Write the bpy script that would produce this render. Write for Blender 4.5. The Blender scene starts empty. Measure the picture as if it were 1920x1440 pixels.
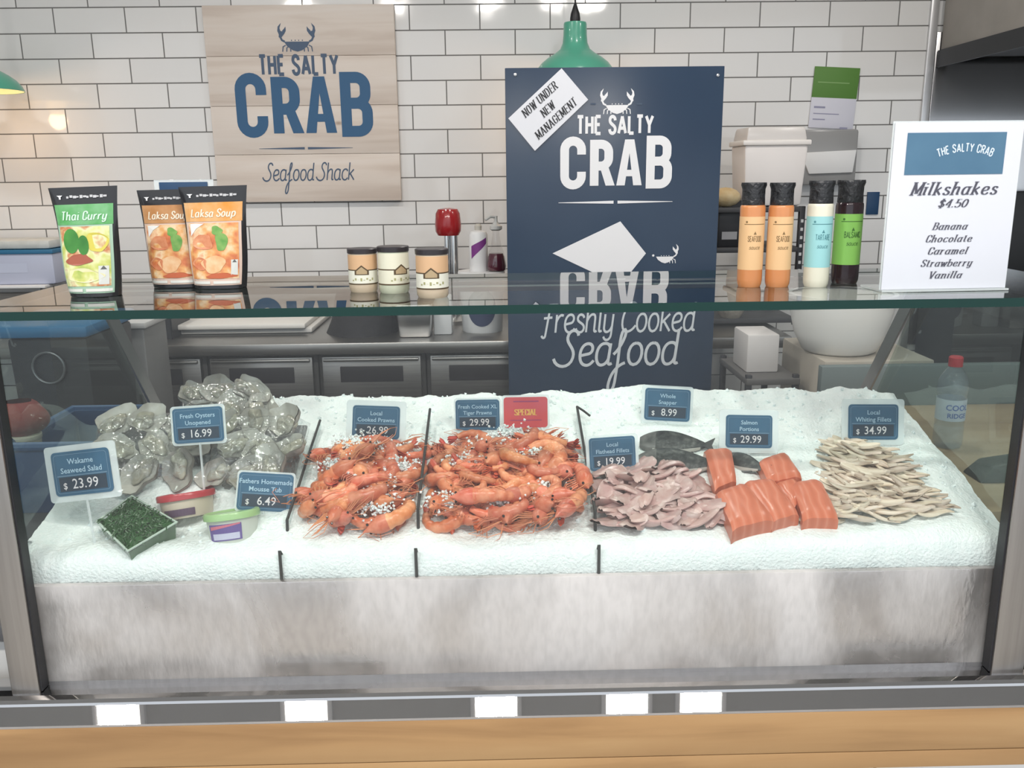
import bpy, bmesh, math, random
from mathutils import Vector, Matrix, noise
S = bpy.context.scene
COL = S.collection
R = math.radians
PI = math.pi

# ------------------------------------------------------------------ camera
F, PITCH, YAW, ROLL, ZC = 1640.0, 13.5, 0.94, 0.67, 1.46
cam_data = bpy.data.cameras.new('camera')
cam = bpy.data.objects.new('camera', cam_data)
COL.objects.link(cam)
CAM_R = Matrix.Rotation(R(-YAW), 3, 'Z') @ Matrix.Rotation(R(90 - PITCH), 3, 'X') @ Matrix.Rotation(R(-ROLL), 3, 'Z')
cam.matrix_world = Matrix.Translation((0, 0, ZC)) @ CAM_R.to_4x4()
cam_data.sensor_fit = 'HORIZONTAL'
cam_data.sensor_width = 36.0
cam_data.lens = F / 1920 * 36.0
cam_data.clip_start = 0.02
S.camera = cam

# ------------------------------------------------------------------ world, exposure
S.view_settings.view_transform = 'Standard'
S.view_settings.look = 'None'
S.view_settings.gamma = 1.0
S.view_settings.use_curve_mapping = False
S.view_settings.exposure = 0.0
w = bpy.data.worlds.new('world')
S.world = w
w.use_nodes = True
bg = w.node_tree.nodes['Background']
bg.inputs[0].default_value = (0.86, 0.93, 1.0, 1)
bg.inputs[1].default_value = 1.35
S.cycles.max_bounces = 8
S.cycles.transparent_max_bounces = 24
S.cycles.caustics_reflective = False
S.cycles.caustics_refractive = False

LAMPS = [(-1.645, 0.02), (-0.845, 0.02), (-0.03, 0.02), (0.535, 0.02), (0.855, 0.02),
         (-2.0, 2.4), (-0.7, 2.4), (0.6, 2.4), (1.9, 2.4)]  # this inner row is added, unseen, to brighten the tiled wall
CEIL = 2.9
LAMP_E = 18.0
LAMP_COL = (1.0, 0.955, 0.90)
def lamp_light(x, y):
    ld = bpy.data.lights.new('downlight', 'AREA')
    ld.shape = 'SQUARE'; ld.size = 0.16; ld.energy = LAMP_E if y < 1 else LAMP_E * .62; ld.color = LAMP_COL
    lo = bpy.data.objects.new('downlight', ld); COL.objects.link(lo)
    lo.location = (x, y, CEIL - 0.03)
    return lo
for lx, ly in LAMPS:
    lamp_light(lx, ly)

# ------------------------------------------------------------------ rays through the photograph: find real places
def ray(x, y):
    return CAM_R @ Vector(((x - 960) / F, (720 - y) / F, -1.0))
def onY(x, y, Y):
    d = ray(x, y); return Vector((0, 0, ZC)) + d * (Y / d.y)
def onZ(x, y, Z):
    d = ray(x, y); return Vector((0, 0, ZC)) + d * ((Z - ZC) / d.z)
ICE_S, ICE_Z0 = 0.27, 0.885
def onIce(x, y, h=0.0):
    d = ray(x, y)
    t = (ICE_Z0 + h - ICE_S * 1.34 - ZC) / (d.z - ICE_S * d.y)
    return Vector((0, 0, ZC)) + d * t

# ------------------------------------------------------------------ materials
MATS = {}
def nodes_of(m):
    nt = m.node_tree
    return nt, nt.nodes, nt.links
def mat(name, color=(.8, .8, .8), rough=.5, metal=0.0, spec=.5, trans=0.0, ior=1.45, alpha=1.0, sss=0.0,
        var=None, scale=20.0, bump=0.0, bscale=60.0, stretch=None, rand=0.0, emit=None, estr=0.0, coat=0.0, detail=4.0, anis=None):
    """var: second colour mixed in by noise; rand: value change per object; stretch: xyz scaling of the noise."""
    if name in MATS: return MATS[name]
    m = bpy.data.materials.new(name); m.use_nodes = True
    nt, N, L = nodes_of(m)
    b = N['Principled BSDF']
    c4 = (*color, 1)
    b.inputs['Base Color'].default_value = c4
    b.inputs['Roughness'].default_value = rough
    b.inputs['Metallic'].default_value = metal
    b.inputs['Specular IOR Level'].default_value = spec
    b.inputs['Transmission Weight'].default_value = trans
    b.inputs['IOR'].default_value = ior
    b.inputs['Alpha'].default_value = alpha
    b.inputs['Coat Weight'].default_value = coat
    if sss:
        b.inputs['Subsurface Weight'].default_value = sss
        b.inputs['Subsurface Radius'].default_value = (.01, .008, .007)
        b.inputs['Subsurface Scale'].default_value = 1.0
    if emit:
        b.inputs['Emission Color'].default_value = (*emit, 1)
        b.inputs['Emission Strength'].default_value = estr
    vec = None
    if var is not None or bump:
        tc = N.new('ShaderNodeTexCoord'); mp = N.new('ShaderNodeMapping')
        L.new(tc.outputs['Object'], mp.inputs['Vector'])
        if stretch: mp.inputs['Scale'].default_value = stretch
        vec = mp.outputs['Vector']
    out = None
    if var is not None:
        nz = N.new('ShaderNodeTexNoise'); nz.inputs['Scale'].default_value = scale; nz.inputs['Detail'].default_value = detail
        L.new(vec, nz.inputs['Vector'])
        cr = N.new('ShaderNodeValToRGB')
        cr.color_ramp.elements[0].position = .35; cr.color_ramp.elements[0].color = c4
        cr.color_ramp.elements[1].position = .68; cr.color_ramp.elements[1].color = (*var, 1)
        L.new(nz.outputs['Fac'], cr.inputs['Fac'])
        out = cr.outputs['Color']
    if rand:
        oi = N.new('ShaderNodeObjectInfo'); hs = N.new('ShaderNodeHueSaturation')
        mr = N.new('ShaderNodeMapRange'); mr.inputs['To Min'].default_value = 1 - rand; mr.inputs['To Max'].default_value = 1 + rand
        L.new(oi.outputs['Random'], mr.inputs['Value']); L.new(mr.outputs['Result'], hs.inputs['Value'])
        mh = N.new('ShaderNodeMapRange'); mh.inputs['To Min'].default_value = .5 - rand * .05; mh.inputs['To Max'].default_value = .5 + rand * .05
        mu = N.new('ShaderNodeMath'); mu.operation = 'FRACT'
        mm = N.new('ShaderNodeMath'); mm.operation = 'MULTIPLY'; mm.inputs[1].default_value = 7.31
        L.new(oi.outputs['Random'], mm.inputs[0]); L.new(mm.outputs[0], mu.inputs[0]); L.new(mu.outputs[0], mh.inputs['Value'])
        L.new(mh.outputs['Result'], hs.inputs['Hue'])
        if out is not None: L.new(out, hs.inputs['Color'])
        else: hs.inputs['Color'].default_value = c4
        out = hs.outputs['Color']
    if out is not None: L.new(out, b.inputs['Base Color'])
    if bump:
        n2 = N.new('ShaderNodeTexNoise'); n2.inputs['Scale'].default_value = bscale; n2.inputs['Detail'].default_value = 5
        L.new(vec, n2.inputs['Vector'])
        bp = N.new('ShaderNodeBump'); bp.inputs['Strength'].default_value = bump; bp.inputs['Distance'].default_value = .01
        L.new(n2.outputs['Fac'], bp.inputs['Height']); L.new(bp.outputs['Normal'], b.inputs['Normal'])
    MATS[name] = m
    return m

def glass(name, tint=(.95, .98, .97), ior=1.6, rough=0.0, bump=0.0, bscale=40.0, haze=0.0, haze_col=(.8, .85, .85)):
    """thin clear pane: what lies behind shows through, outer faces mirror by Fresnel (two faces: 2R/(1+R))"""
    if name in MATS: return MATS[name]
    m = bpy.data.materials.new(name); m.use_nodes = True
    nt, N, L = nodes_of(m)
    for n in list(N): N.remove(n)
    o = N.new('ShaderNodeOutputMaterial'); mix = N.new('ShaderNodeMixShader')
    tr = N.new('ShaderNodeBsdfTransparent'); tr.inputs[0].default_value = (*tint, 1)
    gl = N.new('ShaderNodeBsdfGlossy'); gl.inputs['Roughness'].default_value = rough
    fr = N.new('ShaderNodeFresnel'); fr.inputs['IOR'].default_value = ior
    ge = N.new('ShaderNodeNewGeometry'); inv = N.new('ShaderNodeMath'); inv.operation = 'SUBTRACT'; inv.inputs[0].default_value = 1.0
    ad = N.new('ShaderNodeMath'); ad.operation = 'ADD'; ad.inputs[1].default_value = 1.0; dv = N.new('ShaderNodeMath'); dv.operation = 'DIVIDE'; tw = N.new('ShaderNodeMath'); tw.operation = 'MULTIPLY'; tw.inputs[1].default_value = 2.0
    mu = N.new('ShaderNodeMath'); mu.operation = 'MULTIPLY'
    L.new(ge.outputs['Backfacing'], inv.inputs[1]); L.new(fr.outputs[0], ad.inputs[0]); L.new(fr.outputs[0], tw.inputs[0]); L.new(tw.outputs[0], dv.inputs[0]); L.new(ad.outputs[0], dv.inputs[1]); L.new(dv.outputs[0], mu.inputs[0]); L.new(inv.outputs[0], mu.inputs[1])
    L.new(mu.outputs[0], mix.inputs[0]); L.new(gl.outputs[0], mix.inputs[2])
    if haze:
        df = N.new('ShaderNodeBsdfDiffuse'); df.inputs[0].default_value = (*haze_col, 1)
        mx = N.new('ShaderNodeMixShader'); mx.inputs[0].default_value = haze
        L.new(tr.outputs[0], mx.inputs[1]); L.new(df.outputs[0], mx.inputs[2]); L.new(mx.outputs[0], mix.inputs[1])
    else:
        L.new(tr.outputs[0], mix.inputs[1])
    if bump:
        tc = N.new('ShaderNodeTexCoord'); nz = N.new('ShaderNodeTexNoise'); nz.inputs['Scale'].default_value = bscale; nz.inputs['Detail'].default_value = 3
        L.new(tc.outputs['Object'], nz.inputs['Vector'])
        bp = N.new('ShaderNodeBump'); bp.inputs['Strength'].default_value = bump; bp.inputs['Distance'].default_value = .02
        L.new(nz.outputs['Fac'], bp.inputs['Height']); L.new(bp.outputs['Normal'], gl.inputs['Normal']); L.new(bp.outputs['Normal'], fr.inputs['Normal'])
    L.new(mix.outputs[0], o.inputs[0])
    MATS[name] = m
    return m

def ramp_mat(name, stops, rough=.5, scale=12.0, kind='NOISE', stretch=None, bump=0.0, distort=0.0, metal=0.0, spec=.5, detail=4.0):
    """colour ramp over noise, voronoi or wave"""
    if name in MATS: return MATS[name]
    m = bpy.data.materials.new(name); m.use_nodes = True
    nt, N, L = nodes_of(m); b = N['Principled BSDF']
    b.inputs['Roughness'].default_value = rough; b.inputs['Metallic'].default_value = metal; b.inputs['Specular IOR Level'].default_value = spec
    tc = N.new('ShaderNodeTexCoord'); mp = N.new('ShaderNodeMapping'); L.new(tc.outputs['Object'], mp.inputs['Vector'])
    if stretch: mp.inputs['Scale'].default_value = stretch
    if kind == 'NOISE':
        t = N.new('ShaderNodeTexNoise'); t.inputs['Detail'].default_value = detail; t.inputs['Distortion'].default_value = distort; f = t.outputs['Fac']
    elif kind == 'VORONOI':
        t = N.new('ShaderNodeTexVoronoi'); f = t.outputs['Distance']
    else:
        t = N.new('ShaderNodeTexWave'); t.inputs['Distortion'].default_value = distort; t.inputs['Detail'].default_value = 3; f = t.outputs['Fac']
    t.inputs['Scale'].default_value = scale
    L.new(mp.outputs['Vector'], t.inputs['Vector'])
    cr = N.new('ShaderNodeValToRGB'); el = cr.color_ramp.elements
    while len(el) < len(stops): el.new(.5)
    for e, (p, c) in zip(el, stops): e.position = p; e.color = (*c, 1)
    L.new(f, cr.inputs['Fac']); L.new(cr.outputs['Color'], b.inputs['Base Color'])
    if bump:
        bp = N.new('ShaderNodeBump'); bp.inputs['Strength'].default_value = bump; bp.inputs['Distance'].default_value = .01
        L.new(f, bp.inputs['Height']); L.new(bp.outputs['Normal'], b.inputs['Normal'])
    MATS[name] = m
    return m

# ------------------------------------------------------------------ mesh builder
class MB:
    def __init__(s): s.v = []; s.f = []; s.m = []
    def add(s, vs, fs, mi=0, M=None):
        o = len(s.v)
        s.v += [tuple(M @ Vector(p)) if M is not None else tuple(p) for p in vs]
        for f in fs: s.f.append([i + o for i in f]); s.m.append(mi)
        return s
    def box(s, c, d, mi=0, M=None, bev=0.0, seg=2):
        x, y, z = c; a, b, e = d[0] / 2, d[1] / 2, d[2] / 2
        vs = [(x - a, y - b, z - e), (x + a, y - b, z - e), (x + a, y + b, z - e), (x - a, y + b, z - e),
              (x - a, y - b, z + e), (x + a, y - b, z + e), (x + a, y + b, z + e), (x - a, y + b, z + e)]
        fs = [(0, 3, 2, 1), (4, 5, 6, 7), (0, 1, 5, 4), (1, 2, 6, 5), (2, 3, 7, 6), (3, 0, 4, 7)]
        if not bev: return s.add(vs, fs, mi, M)
        return s.hull(vs, fs, bev, seg, mi, M)
    def hull(s, vs, fs, bev, seg=2, mi=0, M=None):
        bm = bmesh.new(); bv = [bm.verts.new(p) for p in vs]
        for f in fs: bm.faces.new([bv[i] for i in f])
        bmesh.ops.recalc_face_normals(bm, faces=bm.faces)
        bmesh.ops.bevel(bm, geom=list(bm.edges), offset=bev, segments=seg, profile=.5, affect='EDGES', clamp_overlap=True)
        bm.verts.index_update()
        s.add([tuple(p.co) for p in bm.verts], [[p.index for p in f.verts] for f in bm.faces], mi, M)
        bm.free(); return s
    def slab(s, top, depth, bev=.004, mi=0, seg=2, down=Vector((0, 0, -1))):
        """block under a quad of four world points"""
        t = [Vector(p) for p in top]; bt = [p + down * depth for p in t]
        return s.hull([tuple(p) for p in bt + t], [(0, 3, 2, 1), (4, 5, 6, 7), (0, 1, 5, 4), (1, 2, 6, 5), (2, 3, 7, 6), (3, 0, 4, 7)], bev, seg, mi)
    def prism(s, poly, y0, y1, mi=0, M=None):
        """polygon in x,z pushed along y"""
        n = len(poly)
        vs = [(p[0], y0, p[1]) for p in poly] + [(p[0], y1, p[1]) for p in poly]
        fs = [list(range(n)), list(range(2 * n - 1, n - 1, -1))] + [[i, i + n, (i + 1) % n + n, (i + 1) % n] for i in range(n)]
        return s.add(vs, fs, mi, M)
    def tube(s, pts, rad, n=8, mi=0, caps=True, M=None, flat=1.0, up=None):
        P = [Vector(p) for p in pts]; k = len(P)
        rs = rad if isinstance(rad, (list, tuple)) else [rad] * k
        vs = []; prev = None
        for i, p in enumerate(P):
            t = (P[min(i + 1, k - 1)] - P[max(i - 1, 0)])
            t = t.normalized() if t.length > 1e-9 else Vector((0, 0, 1))
            if prev is None:
                u = Vector(up) if up else (Vector((0, 0, 1)) if abs(t.z) < .9 else Vector((1, 0, 0)))
            else: u = prev
            u = (u - t * u.dot(t)); u = u.normalized() if u.length > 1e-6 else t.orthogonal().normalized()
            prev = u; b = t.cross(u)
            for j in range(n):
                a = 2 * PI * j / n
                vs.append(tuple(p + u * (math.cos(a) * rs[i] * flat) + b * (math.sin(a) * rs[i])))
        fs = [[i * n + j, i * n + (j + 1) % n, (i + 1) * n + (j + 1) % n, (i + 1) * n + j] for i in range(k - 1) for j in range(n)]
        if caps: fs += [list(range(n - 1, -1, -1)), [(k - 1) * n + j for j in range(n)]]
        return s.add(vs, fs, mi, M)
    def lathe(s, prof, n=32, mi=0, c=(0, 0, 0), M=None, caps=True):
        """prof: (radius, z) from bottom to top"""
        vs = []
        for r, z in prof:
            for j in range(n):
                a = 2 * PI * j / n; vs.append((c[0] + r * math.cos(a), c[1] + r * math.sin(a), c[2] + z))
        k = len(prof)
        fs = [[i * n + j, i * n + (j + 1) % n, (i + 1) * n + (j + 1) % n, (i + 1) * n + j] for i in range(k - 1) for j in range(n)]
        if caps:
            if prof[0][0] > 1e-5: fs.append(list(range(n - 1, -1, -1)))
            if prof[-1][0] > 1e-5: fs.append([(k - 1) * n + j for j in range(n)])
        return s.add(vs, fs, mi, M)
    def grid(s, fn, nu, nv, mi=0, M=None, flip=False):
        vs = [fn(i / nu, j / nv) for j in range(nv + 1) for i in range(nu + 1)]
        w_ = nu + 1
        fs = [[j * w_ + i, j * w_ + i + 1, (j + 1) * w_ + i + 1, (j + 1) * w_ + i] for j in range(nv) for i in range(nu)]
        if flip: fs = [f[::-1] for f in fs]
        return s.add(vs, fs, mi, M)
    def ball(s, c, r, n=12, mi=0, M=None):
        """ellipsoid: r is a number or three radii"""
        r3 = r if isinstance(r, (tuple, list)) else (r, r, r)
        k = max(4, n // 2); vs = []
        for i in range(k + 1):
            th = PI * i / k - PI / 2
            for j in range(n):
                a = 2 * PI * j / n
                vs.append((c[0] + r3[0] * math.cos(th) * math.cos(a), c[1] + r3[1] * math.cos(th) * math.sin(a), c[2] + r3[2] * math.sin(th)))
        fs = [[i * n + j, i * n + (j + 1) % n, (i + 1) * n + (j + 1) % n, (i + 1) * n + j] for i in range(k) for j in range(n)]
        return s.add(vs, fs, mi, M)
    def flat(s, shape, fn, mi=0):
        """2-D shape (verts, faces) laid on a surface by fn(x, z)"""
        return s.add([tuple(fn(x, z)) for x, z in shape[0]], shape[1], mi)
    def build(s, name, mats, parent=None, loc=None, angle=35, smooth=True):
        me = bpy.data.meshes.new(name)
        me.from_pydata(s.v, [], s.f)
        ms = mats if isinstance(mats, (list, tuple)) else [mats]
        for m in ms: me.materials.append(m)
        if len(ms) > 1: me.polygons.foreach_set('material_index', s.m)
        me.validate(); me.update()
        if smooth:
            me.shade_smooth(); me.set_sharp_from_angle(angle=R(angle))
        o = bpy.data.objects.new(name, me); COL.objects.link(o)
        if parent is not None: o.parent = parent
        if loc is not None: o.location = loc
        return o

def thing(name, label, cat, loc=(0, 0, 0), rot=(0, 0, 0), group=None):
    o = bpy.data.objects.new(name, None); COL.objects.link(o)
    o.empty_display_size = .05
    o.location = loc; o.rotation_euler = rot
    o['label'] = label; o['category'] = cat
    if group: o['group'] = group
    return o
def tag(o, label, cat, group=None, kind=None):
    o['label'] = label; o['category'] = cat
    if group: o['group'] = group
    if kind: o['kind'] = kind
    return o
def struct(o): o['kind'] = 'structure'; return o
def copy_tree(o, parent=None):
    c = o.copy(); COL.objects.link(c)
    if parent is not None: c.parent = parent
    for ch in list(o.children): copy_tree(ch, c)
    return c

# ------------------------------------------------------------------ lettering
def circle2(r, n=20, cx=0, cz=0, rz=None):
    rz = r if rz is None else rz
    return ([(cx + r * math.cos(2 * PI * i / n), cz + rz * math.sin(2 * PI * i / n)) for i in range(n)], [list(range(n))])
def rect2(x0, z0, x1, z1, nx=1):
    vs = []; fs = []
    for i in range(nx + 1):
        x = x0 + (x1 - x0) * i / nx; vs += [(x, z0), (x, z1)]
    for i in range(nx): fs.append([2 * i, 2 * i + 2, 2 * i + 3, 2 * i + 1])
    return vs, fs
def rrect2(w_, h_, r, n=5):
    vs = []
    for cx, cz, a0 in ((w_ / 2 - r, h_ / 2 - r, 0), (-w_ / 2 + r, h_ / 2 - r, 90), (-w_ / 2 + r, -h_ / 2 + r, 180), (w_ / 2 - r, -h_ / 2 + r, 270)):
        for i in range(n + 1):
            a = R(a0 + 90 * i / n); vs.append((cx + r * math.cos(a), cz + r * math.sin(a)))
    return vs, [list(range(len(vs)))]
def poly2(pts): return (list(pts), [list(range(len(pts)))])
def join2(*shapes):
    v = []; f = []
    for a, b in shapes:
        o = len(v); v += a; f += [[i + o for i in q] for q in b]
    return v, f
def union2(shape):
    """one clean sheet out of overlapping pieces"""
    from mathutils.geometry import delaunay_2d_cdt
    vs = [Vector((x, z)) for x, z in shape[0]]; fs = []
    for f in shape[1]:
        a = sum(vs[f[i]].x * vs[f[(i + 1) % len(f)]].y - vs[f[(i + 1) % len(f)]].x * vs[f[i]].y for i in range(len(f)))
        if len(f) == 4:
            for g in ((f[0], f[1], f[2]), (f[0], f[2], f[3])):
                b = (vs[g[1]] - vs[g[0]]).cross(vs[g[2]] - vs[g[0]])
                if abs(b) > 1e-8: fs.append(list(g) if b > 0 else list(g)[::-1])
        elif abs(a) > 1e-9: fs.append(list(f) if a > 0 else list(f)[::-1])
    r = delaunay_2d_cdt(vs, [], fs, 0, 1e-5, True)
    return [(v.x, v.y) for v in r[0]], [list(f) for f, o in zip(r[2], r[5]) if o]
def move2(shape, dx=0, dz=0, sx=1, sz=None, rot=0, shear=0):
    sz = sx if sz is None else sz; c, s_ = math.cos(rot), math.sin(rot); out = []
    for x, z in shape[0]:
        x, z = (x + shear * z) * sx, z * sz
        out.append((x * c - z * s_ + dx, x * s_ + z * c + dz))
    return out, shape[1]

def type2(s_, size, shear=0.0, sx=1.0, align='CENTER', bold=0.0):
    """plain sans type set as a flat shape, baseline at 0"""
    cu = bpy.data.curves.new('type', 'FONT'); cu.body = s_; cu.size = size; cu.align_x = align; cu.shear = shear
    cu.resolution_u = 2; cu.offset = bold * size; cu.fill_mode = 'FRONT'
    ob = bpy.data.objects.new('type', cu); COL.objects.link(ob)
    dg = bpy.context.evaluated_depsgraph_get()
    me = ob.evaluated_get(dg).to_mesh()
    vs = [(p.co.x * sx, p.co.y) for p in me.vertices]; fs = [list(p.vertices) for p in me.polygons]
    ob.evaluated_get(dg).to_mesh_clear()
    bpy.data.objects.remove(ob); bpy.data.curves.remove(cu)
    return vs, fs

GL = {  # skeleton letters: width, strokes
 'A': (.52, 'M0,0 L.26,1|M.52,0 L.26,1|M.1,.3 L.42,.3'),
 'B': (.42, 'M0,0 L0,1|M0,1 L.2,1 C.45,1 .45,.54 .2,.54 L0,.54|M.2,.54 C.5,.54 .5,0 .2,0 L0,0'),
 'C': (.42, 'M.42,.7 L.42,.79 C.42,1.07 0,1.07 0,.79 L0,.21 C0,-.07 .42,-.07 .42,.21 L.42,.3'),
 'D': (.44, 'M0,0 L0,1|M0,1 L.2,1 C.5,1 .5,0 .2,0 L0,0'),
 'E': (.36, 'M0,0 L0,1|M0,1 L.36,1|M0,.53 L.3,.53|M0,0 L.36,0'),
 'F': (.36, 'M0,0 L0,1|M0,1 L.36,1|M0,.52 L.3,.52'),
 'G': (.44, 'M.43,.75 C.4,1.08 0,1.05 0,.75 L0,.25 C0,-.05 .44,-.05 .44,.25 L.44,.45|M.26,.45 L.44,.45'),
 'H': (.42, 'M0,0 L0,1|M.42,0 L.42,1|M0,.52 L.42,.52'),
 'I': (.0, 'M0,0 L0,1'),
 'K': (.44, 'M0,0 L0,1|M.42,1 L0,.4|M.12,.56 L.44,0'),
 'L': (.34, 'M0,0 L0,1|M0,0 L.34,0'),
 'M': (.56, 'M0,0 L0,1|M0,1 L.28,.15|M.56,1 L.28,.15|M.56,0 L.56,1'),
 'N': (.46, 'M0,0 L0,1|M0,1 L.46,0|M.46,0 L.46,1'),
 'O': (.44, 'M0,.72 C0,1.09 .44,1.09 .44,.72 L.44,.28 C.44,-.09 0,-.09 0,.28 L0,.72'),
 'P': (.42, 'M0,0 L0,1|M0,1 L.2,1 C.5,1 .5,.48 .2,.48 L0,.48'),
 'R': (.42, 'M0,0 L0,1|M0,1 L.2,1 C.48,1 .48,.5 .2,.5 L0,.5|M.22,.5 L.44,0'),
 'S': (.42, 'M.41,.76 C.42,1.06 .02,1.08 .02,.77 C.02,.52 .42,.5 .42,.24 C.42,-.08 0,-.08 0,.25'),
 'T': (.42, 'M.21,0 L.21,1|M0,1 L.42,1'),
 'U': (.44, 'M0,1 L0,.28 C0,-.09 .44,-.09 .44,.28 L.44,1'),
 'V': (.48, 'M0,1 L.24,0|M.48,1 L.24,0'),
 'W': (.66, 'M0,1 L.17,0|M.33,.9 L.17,0|M.33,.9 L.49,0|M.66,1 L.49,0'),
 'Y': (.48, 'M0,1 L.24,.48|M.48,1 L.24,.48|M.24,.48 L.24,0'),
 'a': (.5, 'M.42,.62 L.4,.12 C.4,.02 .45,0 .52,.05|M.42,.5 C.38,.6 .32,.62 .25,.62 C.1,.62 .03,.46 .03,.3 C.03,.12 .1,0 .2,0 C.31,0 .4,.1 .41,.24'),
 'b': (.46, 'M.05,1 L.05,.05|M.05,.42 C.1,.57 .18,.62 .26,.62 C.4,.62 .45,.46 .45,.31 C.45,.14 .38,0 .25,0 C.15,0 .08,.05 .05,.12'),
 'c': (.42, 'M.41,.5 C.38,.6 .32,.62 .25,.62 C.11,.62 .03,.48 .03,.31 C.03,.13 .11,0 .25,0 C.33,0 .4,.05 .44,.13'),
 'd': (.5, 'M.42,1 L.41,.1 C.41,.03 .46,0 .52,.05|M.42,.5 C.38,.6 .32,.62 .25,.62 C.1,.62 .03,.46 .03,.3 C.03,.12 .1,0 .2,0 C.31,0 .4,.1 .41,.24'),
 'e': (.44, 'M.05,.28 L.3,.33 C.44,.38 .42,.62 .25,.62 C.11,.62 .03,.48 .03,.31 C.03,.12 .12,0 .26,0 C.34,0 .41,.06 .46,.14'),
 'f': (.28, 'M.36,.86 C.34,1.04 .16,1.02 .15,.78 L.13,-.05 C.12,-.3 .0,-.3 -.02,-.18|M.0,.6 L.3,.6'),
 'h': (.48, 'M.05,1 L.05,0|M.05,.38 C.12,.55 .2,.62 .28,.62 C.37,.62 .39,.55 .39,.44 L.39,.1 C.39,.02 .44,0 .5,.05'),
 'i': (.16, 'M.06,.62 L.06,.1 C.06,.02 .1,0 .18,.05|M.07,.86 L.07,.92'),
 'k': (.44, 'M.05,1 L.05,0|M.38,.6 L.07,.3|M.14,.36 L.44,0'),
 'l': (.16, 'M.06,1 L.06,.1 C.06,.02 .1,0 .18,.05'),
 'm': (.7, 'M.05,.62 L.05,0|M.05,.4 C.1,.56 .16,.62 .22,.62 C.3,.62 .33,.55 .33,.44 L.33,0|M.33,.4 C.38,.56 .45,.62 .51,.62 C.6,.62 .62,.55 .62,.44 L.62,.1 C.62,.02 .66,0 .72,.05'),
 'n': (.48, 'M.05,.62 L.05,0|M.05,.38 C.12,.55 .2,.62 .28,.62 C.37,.62 .39,.55 .39,.44 L.39,.1 C.39,.02 .44,0 .5,.05'),
 'o': (.46, 'M.24,.62 C-.05,.62 -.02,0 .22,0 C.5,0 .5,.62 .24,.62'),
 'r': (.34, 'M.05,.62 L.05,0|M.05,.36 C.12,.55 .22,.66 .34,.58'),
 's': (.36, 'M.33,.5 C.3,.66 .06,.66 .06,.48 C.06,.32 .36,.34 .36,.15 C.36,-.05 .04,-.05 .02,.14'),
 't': (.28, 'M.1,.86 L.1,.14 C.1,.02 .2,-.02 .28,.06|M.0,.62 L.26,.62'),
 'u': (.48, 'M.05,.62 L.05,.18 C.05,.06 .1,0 .18,0 C.28,0 .36,.1 .39,.22|M.4,.62 L.4,.1 C.4,.02 .44,0 .5,.05'),
 'v': (.4, 'M0,.62 L.18,0|M.38,.62 L.18,0'),
 'w': (.6, 'M.0,.62 L.15,0|M.3,.55 L.15,0|M.3,.55 L.44,0|M.6,.62 L.44,0'),
 'y': (.46, 'M.05,.62 L.05,.18 C.05,.06 .1,0 .18,0 C.28,0 .36,.1 .39,.22|M.4,.62 L.38,-.1 C.36,-.32 .12,-.34 .06,-.16'),
 '0': (.44, 'M.22,1 C-.07,1 -.07,0 .22,0 C.51,0 .51,1 .22,1'),
 '4': (.46, 'M.36,0 L.36,1|M.36,1 L0,.3|M0,.3 L.48,.3'),
 '5': (.42, 'M.4,1 L.08,1|M.08,1 L.05,.55|M.05,.55 C.2,.68 .44,.6 .44,.32 C.44,-.05 .06,-.08 .0,.14'),
 '$': (.42, 'M.41,.74 C.4,.98 .03,1.0 .03,.74 C.03,.5 .42,.52 .42,.26 C.42,0 .02,0 .0,.24|M.21,1.08 L.21,-.08'),
 '.': (.06, 'M.03,.0 L.03,.08'),
 # script capitals
 '1': (.62, 'M.6,.85 C.58,1.05 .3,1.06 .28,.8 C.27,.6 .56,.5 .5,.22 C.44,-.1 .02,-.1 -.08,.2'),                 # S
 '2': (.5, 'M-.05,.72 C-.02,.96 .3,.98 .62,.96|M.3,.95 L.18,-.12 C.16,-.2 .06,-.2 .02,-.1|M.06,.5 L.42,.53'),      # F
 '3': (.62, 'M.64,.78 C.64,1.02 .46,1.06 .32,.96 C.04,.74 -.04,.02 .30,0 C.46,0 .58,.1 .66,.22'),
 'p': (.46, 'M.05,.62 L.05,-.3|M.05,.42 C.1,.57 .18,.62 .26,.62 C.4,.62 .45,.46 .45,.31 C.45,.14 .38,0 .25,0 C.15,0 .08,.05 .05,.12'),                        # C
 '6': (.34, 'M-.02,.3 C.2,.5 .34,.95 .24,1.0 C.1,1.02 .14,.5 .14,.1 L.12,-.5 C.1,-.85 -.12,-.82 -.06,-.5 C-.02,-.2 .16,.0 .36,.06'),  # looped f
}
def strokes_of(ch):
    out = []
    for part in GL[ch][1].split('|'):
        pts = []; toks = part.split()
        i = 0
        while i < len(toks):
            t = toks[i]
            if t[0] in 'ML': pts.append(tuple(float(a) for a in t[1:].split(','))); i += 1
            elif t[0] == 'C':
                p0 = pts[-1]; c1 = tuple(float(a) for a in t[1:].split(',')); c2 = tuple(float(a) for a in toks[i + 1].split(',')); p1 = tuple(float(a) for a in toks[i + 2].split(','))
                for k in range(1, 9):
                    q = k / 8; a, b, c, d = (1 - q) ** 3, 3 * q * (1 - q) ** 2, 3 * q * q * (1 - q), q ** 3
                    pts.append((a * p0[0] + b * c1[0] + c * c2[0] + d * p1[0], a * p0[1] + b * c1[1] + c * c2[1] + d * p1[1]))
                i += 3
        out.append(pts)
    return out
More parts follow.
